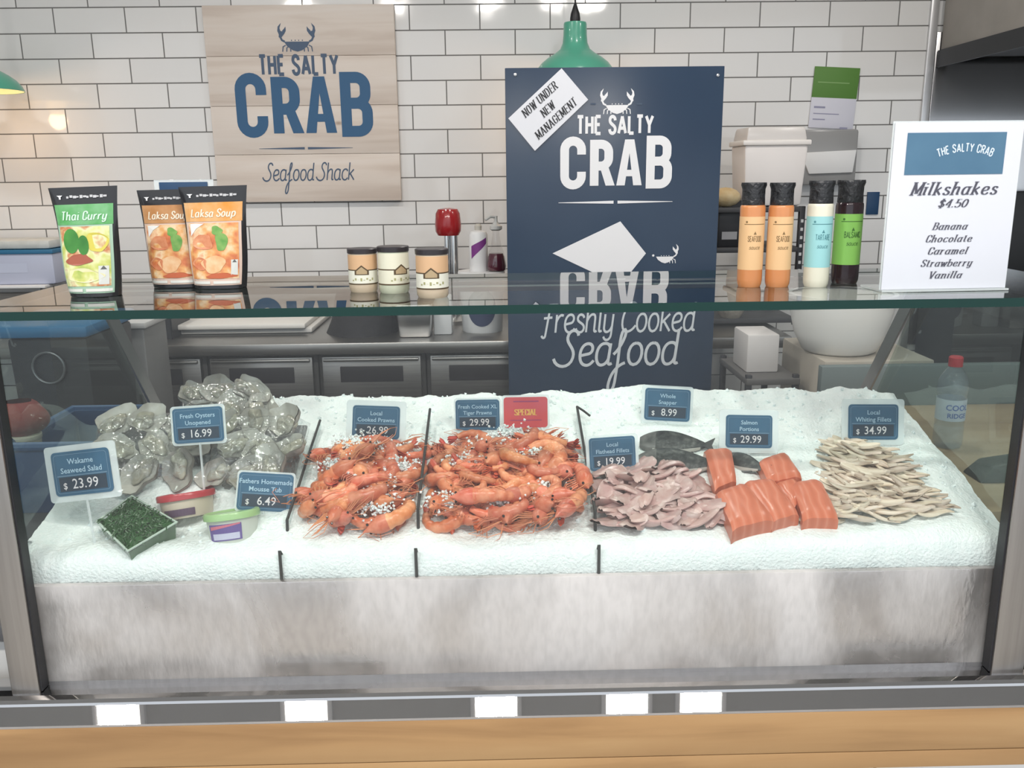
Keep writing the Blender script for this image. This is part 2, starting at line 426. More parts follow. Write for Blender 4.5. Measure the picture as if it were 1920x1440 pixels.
def ribbon(pts, wf):
    n = len(pts); vs = []
    for i, p in enumerate(pts):
        a = pts[max(i - 1, 0)]; b = pts[min(i + 1, n - 1)]
        tx, tz = b[0] - a[0], b[1] - a[1]; l = math.hypot(tx, tz) or 1; tx /= l; tz /= l
        m = 1.0
        if 0 < i < n - 1:
            ux, uz = pts[i][0] - a[0], pts[i][1] - a[1]; ul = math.hypot(ux, uz) or 1
            m = min(1.6, 1 / max(.3, abs((ux * tx + uz * tz) / ul)))
        h = wf(tx, tz) / 2 * m
        vs += [(p[0] - tz * h, p[1] + tx * h), (p[0] + tz * h, p[1] - tx * h)]
    return vs, [[2 * i, 2 * i + 1, 2 * i + 3, 2 * i + 2] for i in range(n - 1)]
def letters(s_, size, weight=.13, nib=None, serif=False, gap=.16, shear=0.0, sx=1.0, space=.34, align='CENTER'):
    """stroke lettering, baseline 0, cap height = size; nib=(thick, thin) gives a broad pen"""
    shapes = []; x = 0.0
    wf = (lambda tx, tz: nib[1] + (nib[0] - nib[1]) * abs(tz) ** 1.5) if nib else (lambda tx, tz: weight)
    for ch in s_:
        if ch == ' ': x += space; continue
        for st in strokes_of(ch):
            pts = [(p[0] + x, p[1]) for p in st]
            if not nib and len(pts) == 2 and ch.isupper():   # square ends run to the outline
                pass
            shapes.append(ribbon(pts, wf))
            if serif:
                for e, q in ((0, 1), (-1, -2)):
                    a, b = pts[e], pts[q]
                    if abs(b[1] - a[1]) > 2.2 * abs(b[0] - a[0]) and abs(b[1] - a[1]) > .28:
                        shapes.append(rect2(a[0] - nib[0] * .95, a[1] - .025, a[0] + nib[0] * .95, a[1] + .025))
                    elif abs(b[0] - a[0]) > 3 * abs(b[1] - a[1]) and ch.isupper() and len(pts) == 2 and e == -1:
                        shapes.append(rect2(a[0] - .03, a[1] - .1, a[0] + .03, a[1] + .1))
        x += GL[ch][0] + gap
    x -= gap
    sh = union2(join2(*shapes))
    off = {'CENTER': -x / 2, 'LEFT': 0, 'RIGHT': -x}[align]
    return [((px + off + shear * pz) * size * sx, pz * size) for px, pz in sh[0]], sh[1]
def arc_pts(cx, cz, r, a0, a1, n=10, rz=None):
    rz = r if rz is None else rz
    return [(cx + r * math.cos(R(a0 + (a1 - a0) * i / n)), cz + rz * math.sin(R(a0 + (a1 - a0) * i / n))) for i in range(n + 1)]
def crab_word(h):
    """the heavy CRAB word, C and B taller than R and A; height h, centred on 0, mid height at 0"""
    out = []
    def heavy(ch, hh, W, x, t):
        s_ = []; wf = lambda a, b: t
        x0, x1, y0, y1 = t / 2, W - t / 2, t / 2, hh - t / 2; r = (x1 - x0) / 2; xm = (x0 + x1) / 2
        if ch == 'C':
            s_.append(ribbon([(x1, hh * .66), (x1, y1 - r)] + arc_pts(xm, y1 - r, r, 0, 180, 12)[1:] + [(x0, y0 + r)] + arc_pts(xm, y0 + r, r, 180, 360, 12)[1:] + [(x1, hh * .335)], wf))
        elif ch == 'A':
            b = t * .98
            s_.append(poly2([(-.02, 0), (b - .02, 0), (W / 2 + .035, hh), (W / 2 - .09, hh)])); s_.append(poly2([(W + .02, 0), (W / 2 + .09, hh), (W / 2 - .035, hh), (W - b + .02, 0)]))
            s_.append(rect2(t * .75, hh * .2, W - t * .75, hh * .2 + t * .72))
        else:
            ym = hh * (.43 if ch == 'R' else .52); ru = (y1 - ym) / 2
            s_.append(rect2(0, 0, t, hh))
            xr = x1 - (.012 if ch == 'B' else 0)
            rr = min(ru, xr - x0 - .02)
            def bowl(zt, zb, xr):
                rr = min((zt - zb) / 2, .15)
                return ribbon([(x0, zt), (xr - rr, zt)] + arc_pts(xr - rr, zt - rr, rr, 90, 0, 8)[1:] + [(xr, zb + rr)] + arc_pts(xr - rr, zb + rr, rr, 0, -90, 8)[1:] + [(x0, zb)], wf)
            s_.append(bowl(y1, ym, xr))
            if ch == 'R': s_.append(poly2([(W * .42, ym), (W * .42 + t * .98, ym), (W + .04, 0), (W + .04 - t * 1.05, 0)]))
            else: s_.append(bowl(ym, y0, x1 + .01))
        return move2(join2(*s_), dx=x, dz=-hh / 2)
    t = .17
    out.append(heavy('C', 1.0, .50, 0, t)); out.append(heavy('R', .87, .45, .58, t)); out.append(heavy('A', .87, .46, 1.12, t)); out.append(heavy('B', 1.0, .50, 1.68, t))
    sh = union2(join2(*out))
    return move2(([(x - 1.09, z) for x, z in sh[0]], sh[1]), sx=h)
def crab_mark(s_, one_arm=False):
    """the crab: shallow bowl of a body, bent arms with open claws, small legs; width about 1 x s_"""
    sh = []
    body = [(-.36, 0), (-.3, -.02), (.3, -.02), (.36, 0)] + [(.36 - .72 * q, -.26 * math.sin(PI * q) ** .8) for q in [i / 12 for i in range(1, 12)]]
    sh.append(poly2([(-.38, .0), (-.3, -.13), (-.14, -.24), (0, -.28), (.14, -.24), (.3, -.13), (.38, 0)]))
    for sgn in ((1,) if one_arm else (-1, 1)):
        m = lambda pts: [(sgn * x, z) for x, z in pts]
        sh.append(ribbon(m([(.36, -.0), (.44, .04), (.49, .14)]), lambda a, b: .055))
        sh.append(poly2(m([(.45, .12), (.53, .12), (.52, .2), (.56, .3), (.54, .42), (.44, .52), (.49, .38), (.47, .3), (.40, .28), (.36, .22)])))
        sh.append(poly2(m([(.36, .22), (.42, .3), (.36, .36), (.31, .42), (.31, .3)])))
        for k in range(3):
            x = .36 - .08 * k
            sh.append(ribbon(m([(x - .02, -.1 - .04 * k), (x + .06 - .03 * k, -.14 - .03 * k), (x + .08 - .04 * k, -.28)]), lambda a, b: .028))
    for x in (-.16, -.05, .05, .16): sh.append(circle2(.018, 8, x, .035))
    if one_arm: sh.append(circle2(.05, 10, -.5, .05))
    return move2(union2(join2(*sh)), sx=s_)
# ------------------------------------------------------------------ shared materials
steel = mat('brushed_steel', (.62, .61, .60), .28, 1.0, var=(.55, .545, .54), scale=6, stretch=(1, 1, 40))
steel_dark = mat('bench_steel', (.40, .385, .37), .36, 1.0, var=(.33, .32, .31), scale=5, stretch=(1, 1, 30))
black = mat('black_plastic', (.016, .016, .019), .4)
white_pl = mat('white_plastic', (.80, .80, .80), .4)
navy = mat('navy_print', (.018, .062, .145), .45)
white_ink = mat('white_print', (.84, .84, .86), .5)

# ------------------------------------------------------------------ the room
WALL = 4.03
def tile_material(name, z0, x0):
    m = bpy.data.materials.new(name); m.use_nodes = True
    nt, N, L = nodes_of(m); b = N['Principled BSDF']
    tc = N.new('ShaderNodeTexCoord'); sp = N.new('ShaderNodeSeparateXYZ'); cb = N.new('ShaderNodeCombineXYZ')
    L.new(tc.outputs['Object'], sp.inputs[0])
    ax = N.new('ShaderNodeMath'); ax.operation = 'SUBTRACT'; ax.inputs[1].default_value = x0
    az = N.new('ShaderNodeMath'); az.operation = 'SUBTRACT'; az.inputs[1].default_value = z0
    L.new(sp.outputs['X'], ax.inputs[0]); L.new(sp.outputs['Z'], az.inputs[0])
    L.new(ax.outputs[0], cb.inputs['X']); L.new(az.outputs[0], cb.inputs['Y'])
    br = N.new('ShaderNodeTexBrick')
    br.offset = .5; br.offset_frequency = 2; br.squash = 1.0
    br.inputs['Scale'].default_value = 1.0
    br.inputs['Brick Width'].default_value = .303; br.inputs['Row Height'].default_value = .103
    br.inputs['Mortar Size'].default_value = .0027; br.inputs['Mortar Smooth'].default_value = .15; br.inputs['Bias'].default_value = 0
    br.inputs['Color1'].default_value = (.80, .79, .775, 1); br.inputs['Color2'].default_value = (.76, .752, .74, 1); br.inputs['Mortar'].default_value = (.17, .165, .16, 1)
    L.new(cb.outputs[0], br.inputs['Vector']); L.new(br.outputs['Color'], b.inputs['Base Color'])
    b.inputs['Roughness'].default_value = .09
    mr = N.new('ShaderNodeMapRange'); mr.inputs['To Min'].default_value = .07; mr.inputs['To Max'].default_value = .8
    L.new(br.outputs['Fac'], mr.inputs['Value']); L.new(mr.outputs[0], b.inputs['Roughness'])
    nz = N.new('ShaderNodeTexNoise'); nz.inputs['Scale'].default_value = 5.0; L.new(cb.outputs[0], nz.inputs['Vector'])
    b1 = N.new('ShaderNodeBump'); b1.inputs['Strength'].default_value = .12; b1.inputs['Distance'].default_value = .01; L.new(nz.outputs['Fac'], b1.inputs['Height'])
    iv = N.new('ShaderNodeMath'); iv.operation = 'SUBTRACT'; iv.inputs[0].default_value = 1.0; L.new(br.outputs['Fac'], iv.inputs[1])
    b2 = N.new('ShaderNodeBump'); b2.inputs['Strength'].default_value = .6; b2.inputs['Distance'].default_value = .002
    L.new(iv.outputs[0], b2.inputs['Height']); L.new(b1.outputs['Normal'], b2.inputs['Normal']); L.new(b2.outputs['Normal'], b.inputs['Normal'])
    return m
# row joints measured at height 1.449 + .103 k; upright joints from the photo
jx = onY(71, 317, WALL).x
tiles = tile_material('white_wall_tile', 1.449 - .103 * 30, jx - .303 * 20)
struct(MB().box((0.35, WALL + .05, 1.45), (8.4, .1, 2.9)).build('wall_back', tiles))
wall_paint = mat('wall_paint', (.55, .56, .56), .7, var=(.5, .51, .51), scale=3)
struct(MB().box((-3.85, 1.6, 1.45), (.1, 5.0, 2.9)).build('wall_left', wall_paint))
struct(MB().box((4.55, 1.6, 1.45), (.1, 5.0, 2.9)).build('wall_right', wall_paint))
floor_m = mat('floor_vinyl', (.13, .13, .135), .55, var=(.16, .16, .165), scale=9)
struct(MB().box((.35, 2.7, -.05), (8.5, 3.0, .1)).build('floor', floor_m))
pave = ramp_mat('paving', [(.2, (.50, .49, .475)), (.8, (.60, .585, .57))], .8, 5)
struct(MB().box((.35, -5.4, -.05), (24, 13.2, .1)).build('floor_outside', pave))
ceil_m = mat('ceiling_paint', (.62, .62, .61), .8)
struct(MB().box((.35, 1.35, CEIL + .06), (8.5, 5.6, .12)).build('ceiling', ceil_m))
# edge trim where the tiling stops
tx = onY(1742, 110, WALL).x
struct(MB().box((tx, WALL - .008, 1.45), (.035, .016, 2.9), bev=.003).build('trim_1', mat('edge_trim', (.62, .62, .63), .3, .6)))

for i, (lx, ly) in enumerate(LAMPS):
    if i >= 5: where = 'unseen square downlight added over the work aisle to brighten the tiled wall'
    else: where = 'square ceiling downlight over the customer side, mirrored in the steel ledge'
    t = thing('ceiling_downlight', where, 'ceiling light', (lx, ly, CEIL), group='ceiling downlights')
    f = MB()
    for a, b, c, d in ((-.1, 0, .02, .22), (.1, 0, .02, .22), (0, -.1, .22, .02), (0, .1, .22, .02)): f.box((a, b, -.01), (c, d, .02))
    f.build('frame', white_pl, t)
    MB().box((0, 0, -.006), (.18, .18, .01)).build('diffuser', mat('lamp_diffuser', (1, 1, 1), .4, emit=(1, .96, .88), estr=6.0), t)

# ------------------------------------------------------------------ right end: steel splashback, hood, range
sx0 = tx + .02
sb = thing('splashback_panel', 'brushed steel wall panel right of the white tiles behind the milkshake sign', 'wall panel', (sx0 + .85, WALL - .001, 0))
MB().box((0, -.006, 1.35), (1.7, .012, 1.38), bev=.002).build('sheet', mat('splash_steel', (.60, .60, .61), .22, 1.0, var=(.56, .56, .57), scale=4, bump=.06, bscale=3), sb)
for x in (-.79, -.3, .3, .8): MB().tube([(x, -.017, 1.985), (x, -.012, 1.985)], .008, 10).build('screw', steel_dark, sb)
hx = onY(1750, 98, WALL).x; hz = onY(1750, 98, WALL).z
hood = thing('range_hood', 'dark grey extraction hood at the top right corner above the steel panel', 'range hood', (hx + .02, WALL - .02, hz))
hood_m = mat('hood_paint', (.42, .39, .36), .6, var=(.34, .32, .29), scale=4)
MB().hull([(0, -1.15, 0), (1.8, -1.15, 0), (1.8, -.0, 0), (0, -.0, 0), (0, -1.0, CEIL - hz - .01), (1.8, -1.0, CEIL - hz - .01), (1.8, 0, CEIL - hz - .01), (0, 0, CEIL - hz - .01)],
          [(0, 3, 2, 1), (4, 5, 6, 7), (0, 1, 5, 4), (1, 2, 6, 5), (2, 3, 7, 6), (3, 0, 4, 7)], .006).build('canopy', hood_m, hood)
MB().box((.9, -.55, -.012), (1.7, 1.0, .03)).build('filter_panel', mat('hood_filter', (.02, .022, .026), .5), hood)
lip = MB(); lip.box((-.004, -.58, -.03), (.012, 1.16, .07)).box((.9, -1.15, -.03), (1.8, .012, .07)); lip.build('drip_rim', mat('hood_rim', (.015, .017, .022), .45), hood)

# cooking range behind the milkshake sign (dark mass at the right edge)
rg = thing('cooking_range', 'black and steel cooking range standing under the hood at far right', 'cooker', (2.55, 3.575, 0))
MB().box((0, 0, .45), (1.2, .82, .9), bev=.01).build('body', mat('range_enamel', (.03, .034, .036), .45), rg)
MB().box((0, -.02, .93), (1.24, .88, .06), bev=.008).build('worktop', mat('range_top', (.10, .11, .11), .4, .8), rg)
MB().box((0, .36, 1.15), (1.2, .08, .42), bev=.01).build('back_guard', mat('range_guard', (.06, .062, .066), .5, .5), rg)
MB().box((0, -.42, .55), (1.0, .03, .45), bev=.008).build('oven_door', black, rg)
MB().tube([(-.45, -.47, .74), (.45, -.47, .74)], .012, 10).build('handle', steel, rg)
for k in range(5):
    MB().lathe([(.025, 0), (.022, .03), (0, .03)], 14, M=Matrix.Translation((-.44 + .22 * k, -.41, .86)) @ Matrix.Rotation(R(90), 4, 'X')).build('knob', black, rg)

# ------------------------------------------------------------------ wooden sign on the tiles
def wood_panel(name, c0, c1, c2, planks, axis='X', knots=True):
    m = bpy.data.materials.new(name); m.use_nodes = True
    nt, N, L = nodes_of(m); b = N['Principled BSDF']; b.inputs['Roughness'].default_value = .65
    tc = N.new('ShaderNodeTexCoord'); mp = N.new('ShaderNodeMapping'); L.new(tc.outputs['Object'], mp.inputs['Vector'])
    mp.inputs['Scale'].default_value = (1.1, 14, 14)
    n1 = N.new('ShaderNodeTexNoise'); n1.inputs['Scale'].default_value = 1.6; n1.inputs['Detail'].default_value = 7; n1.inputs['Distortion'].default_value = .6
    L.new(mp.outputs[0], n1.inputs['Vector'])
    mp2 = N.new('ShaderNodeMapping'); mp2.inputs['Scale'].default_value = (.7, 1, planks); L.new(tc.outputs['Object'], mp2.inputs['Vector'])
    n2 = N.new('ShaderNodeTexNoise'); n2.inputs['Scale'].default_value = 1.3; n2.inputs['Detail'].default_value = 2; L.new(mp2.outputs[0], n2.inputs['Vector'])
    cr = N.new('ShaderNodeValToRGB'); el = cr.color_ramp.elements; el.new(.5)
    for e, (p, c) in zip(el, ((.28, c0), (.5, c1), (.74, c2))): e.position = p; e.color = (*c, 1)
    mx = N.new('ShaderNodeMath'); mx.operation = 'MULTIPLY_ADD'; mx.inputs[1].default_value = .55
    L.new(n1.outputs['Fac'], mx.inputs[0]); m2 = N.new('ShaderNodeMath'); m2.operation = 'MULTIPLY'; m2.inputs[1].default_value = .45
    L.new(n2.outputs['Fac'], m2.inputs[0]); L.new(m2.outputs[0], mx.inputs[2]); L.new(mx.outputs[0], cr.inputs['Fac'])
    last = cr.outputs['Color']
    if knots:
        vo = N.new('ShaderNodeTexVoronoi'); vo.inputs['Scale'].default_value = 3.3; mp3 = N.new('ShaderNodeMapping'); mp3.inputs['Scale'].default_value = (1, 1, 2.2)
        L.new(tc.outputs['Object'], mp3.inputs['Vector']); L.new(mp3.outputs[0], vo.inputs['Vector'])
        kr = N.new('ShaderNodeValToRGB'); kr.color_ramp.elements[0].position = .025; kr.color_ramp.elements[0].color = (.55, .45, .38, 1); kr.color_ramp.elements[1].position = .085; kr.color_ramp.elements[1].color = (1, 1, 1, 1)
        L.new(vo.outputs['Distance'], kr.inputs['Fac'])
        mm = N.new('ShaderNodeMix'); mm.data_type = 'RGBA'; mm.blend_type = 'MULTIPLY'; mm.inputs['Factor'].default_value = 1
        L.new(last, mm.inputs['A']); L.new(kr.outputs['Color'], mm.inputs['B']); last = mm.outputs['Result']
    L.new(last, b.inputs['Base Color'])
    MATS[name] = m
    return m
sgY = WALL - .03
a = onY(380, 9, sgY); b_ = onY(738, 8, sgY); c_ = onY(752, 377, sgY); d_ = onY(408, 379, sgY)
sx_l, sx_r = (a.x + d_.x) / 2, (b_.x + c_.x) / 2
sz_t, sz_b = (a.z + b_.z) / 2, (c_.z + d_.z) / 2
SW, SH = sx_r - sx_l, sz_t - sz_b
ws = thing('wooden_shop_sign', 'pale timber plank sign with blue crab lettering fixed on the white tiles', 'sign', ((sx_l + sx_r) / 2, sgY, (sz_t + sz_b) / 2))
board_m = wood_panel('pale_timber', (.56, .46, .39), (.72, .635, .565), (.79, .73, .68), 5)
bd = MB(); n_pl = 4
for k in range(n_pl):
    h = SH / n_pl; bd.box((0, .013, -SH / 2 + h * (k + .5)), (SW, .026, h - .0012), bev=.0015)
bd.build('board', board_m, ws)
blue_ink = mat('blue_print', (.036, .115, .235), .55)
grey_ink = mat('slate_print', (.075, .115, .185), .55)
def on_sign(px, py, root, Y):
    p = onY(px, py, Y); return (p.x - root.location.x, p.z - root.location.z)
fl = lambda x, z: (x, -.0012, z)
X0, Z0 = on_sign(570, 197, ws, sgY)
MB().flat(move2(crab_word(.270), dx=X0 + .0, dz=Z0, sx=1.0), fl).build('crab_lettering', blue_ink, ws, smooth=False)
X0, Z0 = on_sign(561, 139, ws, sgY)
MB().flat(move2(letters('THE SALTY', .075, .20, gap=.25, sx=.80, space=.42), dx=X0, dz=Z0), fl).build('salty_lettering', grey_ink, ws, smooth=False)
X0, Z0 = on_sign(557, 78, ws, sgY)
MB().flat(move2(crab_mark(.145), dx=X0, dz=Z0), fl).build('crab_emblem', grey_ink, ws, smooth=False)
X0, Z0 = on_sign(574, 278, ws, sgY)
MB().flat(join2(poly2([(X0 - .006, Z0 - .005), (X0 - .006, Z0 + .005), (X0 - .205, Z0 + .0008), (X0 - .205, Z0 - .0008)]),
                poly2([(X0 + .008, Z0 - .005), (X0 + .205, Z0 - .0008), (X0 + .205, Z0 + .0008), (X0 + .008, Z0 + .005)])), fl).build('rule', grey_ink, ws, smooth=False)
X0, Z0 = on_sign(579, 338, ws, sgY)
MB().flat(move2(letters('1ea6ood 1hack', .075, .085, gap=.06, shear=.18, space=.2, sx=.80), dx=X0, dz=Z0), fl).build('script_lettering', grey_ink, ws, smooth=False)

# ------------------------------------------------------------------ tall blue sign board
bsY = 3.12
p1 = onY(948, 122, bsY); p2 = onY(1361, 129, bsY); p3 = onY(953, 735, bsY)
bx_l, bx_r, bz_t = (p1.x + p3.x) / 2, p2.x - .004, (p1.z + p2.z) / 2
bs = thing('blue_shop_sign', 'tall navy blue board with white crab lettering standing behind the glass case', 'sign', ((bx_l + bx_r) / 2, bsY, 0))
BW = bx_r - bx_l
sign_blue = mat('sign_blue', (.024, .045, .085), .28, var=(.027, .051, .093), scale=3)
MB().box((0, .004, bz_t / 2), (BW, .008, bz_t), bev=.002).build('board', sign_blue, bs)
def on_bs(px, py):
    p = onY(px, py, bsY); return p.x - bs.location.x, p.z
fl2 = lambda x, z: (x, -.0012, z)
X0, Z0 = on_bs(1155, 305)
bz = onY(1155, 256, bsY).z - onY(1155, 355, bsY).z
MB().flat(move2(crab_word(bz), dx=X0, dz=Z0, sx=1.0), fl2).build('crab_lettering', white_ink, bs, smooth=False)
X0, Z0 = on_bs(1153, 250)
MB().flat(move2(letters('THE SALTY', .056, .20, gap=.25, sx=.83, space=.42), dx=X0, dz=Z0), fl2).build('salty_lettering', white_ink, bs, smooth=False)
X0, Z0 = on_bs(1157, 197)
MB().flat(move2(crab_mark(.105), dx=X0, dz=Z0), fl2).build('crab_emblem', white_ink, bs, smooth=False)
fd = mat('faded_print', (.06, .09, .14), .5)
for px in (1112, 1199):
    X0, Z0 = on_bs(px, 195)
    MB().flat(rect2(X0 - .009, Z0 - .003, X0 + .009, Z0 + .003), fl2).build('small_print', fd, bs, smooth=False)
X0, Z0 = on_bs(1154, 379)
MB().flat(join2(poly2([(X0 - .007, Z0 - .005), (X0 - .007, Z0 + .005), (X0 - .20, Z0 + .0008), (X0 - .20, Z0 - .0008)]),
                poly2([(X0 + .007, Z0 - .005), (X0 + .20, Z0 - .0008), (X0 + .20, Z0 + .0008), (X0 + .007, Z0 + .005)])), fl2).build('rule', white_ink, bs, smooth=False)
k4 = [on_bs(*q) for q in ((1036, 475), (1163, 415), (1211, 475), (1163, 535))]
MB().flat(poly2(k4), fl2).build('diamond_patch', white_ink, bs, smooth=False)
X0, Z0 = on_bs(1247, 481)
MB().flat(move2(crab_mark(.085, True), dx=X0, dz=Z0), fl2).build('small_crab_emblem', white_ink, bs, smooth=False)
pale = mat('pale_print', (.70, .74, .78), .5)
X0, Z0 = on_bs(1158, 622)
MB().flat(move2(letters('2reshly 3ooked', .105, .085, gap=.06, shear=.12, space=.22, sx=.80), dx=X0, dz=Z0), fl2).build('script_lettering', pale, bs, smooth=False)
X0, Z0 = on_bs(1155, 684)
MB().flat(move2(letters('1ea6ood', .13, .085, gap=.06, shear=.12, sx=.93), dx=X0, dz=Z0), lambda x, z: (x, -.0016, z)).build('seafood_lettering', pale, bs, smooth=False)
for px, py in ((966, 140), (1346, 141)):
    X0, Z0 = on_bs(px, py)
    MB().lathe([(0, 0), (.006, 0), (.005, .003), (0, .004)], 12, M=Matrix.Translation((X0, 0, Z0)) @ Matrix.Rotation(R(90), 4, 'X'), caps=False).build('screw', steel, bs)

# paper note stuck across its corner
nY = bsY - .004
q = [onY(x, y, nY) for x, y in ((1053, 128), (1103, 187), (1003, 283), (953, 222))]
nc = sum(q, Vector()) / 4
note = thing('paper_notice', 'white paper notice reading NOW UNDER NEW MANAGEMENT taped askew on the blue sign', 'notice', nc)
paper = mat('white_paper', (.78, .79, .84), .7)
MB().slab([p - nc for p in (q[0], q[3], q[2], q[1])], .0012, .0003, 0, 1, Vector((0, 1, 0))).build('sheet', paper, note)
ang = math.atan2(q[0].z - q[3].z, q[0].x - q[3].x)
ink = mat('black_ink', (.03, .03, .035), .6)
ls = join2(move2(letters('NOW UNDER', .026, nib=(.16, .06), serif=True, gap=.26, shear=.18, sx=.95), dz=.030), move2(letters('NEW', .026, nib=(.16, .06), serif=True, gap=.26, shear=.18, sx=.95), dz=-.012), move2(letters('MANAGEMENT', .026, nib=(.16, .06), serif=True, gap=.26, shear=.18, sx=.95), dz=-.054))
MB().flat(move2(ls, rot=ang, dx=-.002), lambda x, z: (x, -.0012, z)).build('lettering', ink, note, smooth=False)

# green and white notice on the wall
gY = WALL - .006
q = [onY(x, y, gY) for x, y in ((1529, 126), (1614, 126), (1600, 241), (1512, 241))]
gc = sum(q, Vector()) / 4; gw = (q[1].x - q[0].x) ; gh = q[0].z - q[3].z
gn = thing('safety_notice', 'small green and white notice on the tiles right of the blue sign', 'notice', gc, (0, R(3), 0))
MB().box((0, 0, -gh * .25), (gw, .004, gh * .5), bev=.0005).build('white_half', mat('lilac_paper', (.66, .66, .74), .6), gn)
MB().box((0, 0, gh * .25), (gw, .004, gh * .5), bev=.0005).build('green_half', mat('green_print', (.10, .235, .045), .55), gn)
bars = join2(rect2(-.085, -.045, -.035, -.037), rect2(-.085, -.07, .03, -.066), rect2(-.085, -.095, -.03, -.09), rect2(.04, -.13, .075, -.122))
MB().flat(bars, lambda x, z: (x, -.0027, z)).build('small_print', mat('violet_ink', (.30, .30, .42), .6), gn, smooth=False)
MB().flat(join2(rect2(-.08, .062, .06, .066)), lambda x, z: (x, -.0027, z)).build('pale_rule', mat('pale_green_ink', (.25, .42, .16), .6), gn, smooth=False)

# ------------------------------------------------------------------ pendants
def pendant(px, py_rim, label, Y):
    p = onY(px, py_rim, Y)
    t = thing('pendant_lamp', label, 'pendant lamp', (p.x, Y, p.z), group='green pendant lamps')
    green = mat('enamel_green', (.095, .38, .265), .28, coat=.3)
    prof = [(.158, -.022), (.157, -.016), (.150, .0), (.134, .020), (.108, .040), (.082, .055), (.060, .072), (.050, .095), (.047, .125), (.046, .165), (.044, .172), (.018, .175)]
    inner = [(.155, -.021), (.147, -.001), (.131, .018), (.105, .037), (.08, .051), (.057, .069), (.046, .095), (.02, .12)]
    m = MB(); m.lathe(prof, 40, caps=False); m.build('shade', green, t)
    MB().lathe(inner[::-1], 40, caps=False).build('shade_lining', mat('enamel_white', (.85, .80, .62), .4), t)
    MB().lathe([(.020, .172), (.021, .185), (.018, .205), (.010, .228), (.004, .245), (0, .246)], 20).build('cap', black, t)
    MB().tube([(0, 0, .24), (0, 0, CEIL - p.z)], .0035, 8).build('cord', black, t)
    MB().lathe([(0, .07), (.014, .068), (.016, .04), (.034, .0), (.043, -.03), (.040, -.055), (.024, -.073), (0, -.078)][::-1], 24, caps=False).build('bulb', mat('warm_bulb', (1, .8, .4), .3, emit=(1.0, .66, .26), estr=2.6), t)
    ld = bpy.data.lights.new('bulb_light', 'POINT'); ld.energy = 1.6; ld.color = (1.0, .60, .30); ld.shadow_soft_size = .04
    lo = bpy.data.objects.new('bulb_light', ld); COL.objects.link(lo); lo.parent = t; lo.location = (0, 0, -.10)
    return t
pendant(1078, 128, 'green enamel pendant lamp half hidden behind the top of the blue sign', 3.72)
pendant(-38, 160, 'green enamel pendant lamp glowing warm at the left edge of the picture', 3.72)

# ------------------------------------------------------------------ back bench
BT = .86; BF = 3.2
bt = thing('bench_worktop', 'long stainless steel bench top along the tiled wall', 'worktop', (-.6, 3.6, BT))
wt = MB(); wt.box((0, 0.005, -.022), (3.4, .83, .044), bev=.006); wt.build('top_sheet', steel_dark, bt)
struct(MB().box((-.6, WALL - .011, BT + .05), (3.4, .02, .1), bev=.003).build('trim_2', steel_dark))
xs = [onY(x, 690, BF).x for x in (380, 592, 797, 1010, 1220)]
ww = xs[1] - xs[0]
unit_spots = [(xs[0] - ww, xs[0]), (xs[0], xs[1]), (xs[1], xs[2]), (xs[2], xs[2] + ww), (xs[2] + ww, xs[2] + 2 * ww)]
names = ['leftmost under-bench fridge with a dark vent slot, left of the oysters', 'grey under-bench fridge with a vent slot, behind the left ice edge', 'grey under-bench fridge with a dark vent slot, behind the left prawn bin',
         'grey under-bench fridge with the darkest vent slot, just left of the blue sign', 'grey under-bench fridge hidden mostly behind the blue sign']
def bench_unit(x0, x1, lab):
    wd = x1 - x0; t = thing('bench_fridge', lab, 'fridge', ((x0 + x1) / 2, 3.62, 0), group='under-bench fridges')
    MB().box((0, .02, .47), (wd - .004, .76, .68), bev=.003).build('body', mat('fridge_body', (.06, .058, .056), .5, .6), t)
    for k, (za, zb) in enumerate(((.54, .80), (.145, .525))):
        d = MB().box((0, -.375, (za + zb) / 2), (wd - .035, .03, zb - za), bev=.004).build('drawer' if k == 0 else 'door', steel_dark, t)
        zc = zb - .068
        MB().box((0, -.391, zc - .0), (wd * .58, .006, .06), bev=.002).build('vent_slot', mat('slot_black', (.02, .018, .022), .5), d)
        MB().box((0, -.396, zb - .012), (wd - .05, .014, .012), bev=.003).build('handle', steel_dark, d)
    for sx_ in (-1, 1):
        for sy in (-.3, .3): MB().tube([(sx_ * (wd / 2 - .06), sy, 0), (sx_ * (wd / 2 - .06), sy, .14)], .02, 10).build('leg', steel_dark, t)
    return t
for (x0, x1), lab in zip(unit_spots, names): bench_unit(x0, x1, lab)

# things on the bench -------------------------------------------------
def bench_at(px, py, Y, z=BT): p = onY(px, py, Y); return Vector((p.x, Y, z))
def width_at(px, Y): return px * Y / F / .99
# white boards lying flat
pb = (onY(320, 612, 3.62), onY(605, 612, 3.62))
for k, (lab, dz, c_) in enumerate((('white cutting board lying flat on the bench, under the thinner one', .0, (.72, .69, .66)), ('thin white cutting board on top of the other on the bench', .022, (.78, .74, .70)))):
    cb = MB(); cb.box(((pb[0].x + pb[1].x) / 2 + .02 * k, 3.62 - .03 * k, BT + .011 + dz), (pb[1].x - pb[0].x - .08 * k, .42, .02), bev=.006)
    tag(cb.build('cutting_board', mat('board_white_%d' % k, c_, .5)), lab, 'cutting board', 'white cutting boards')
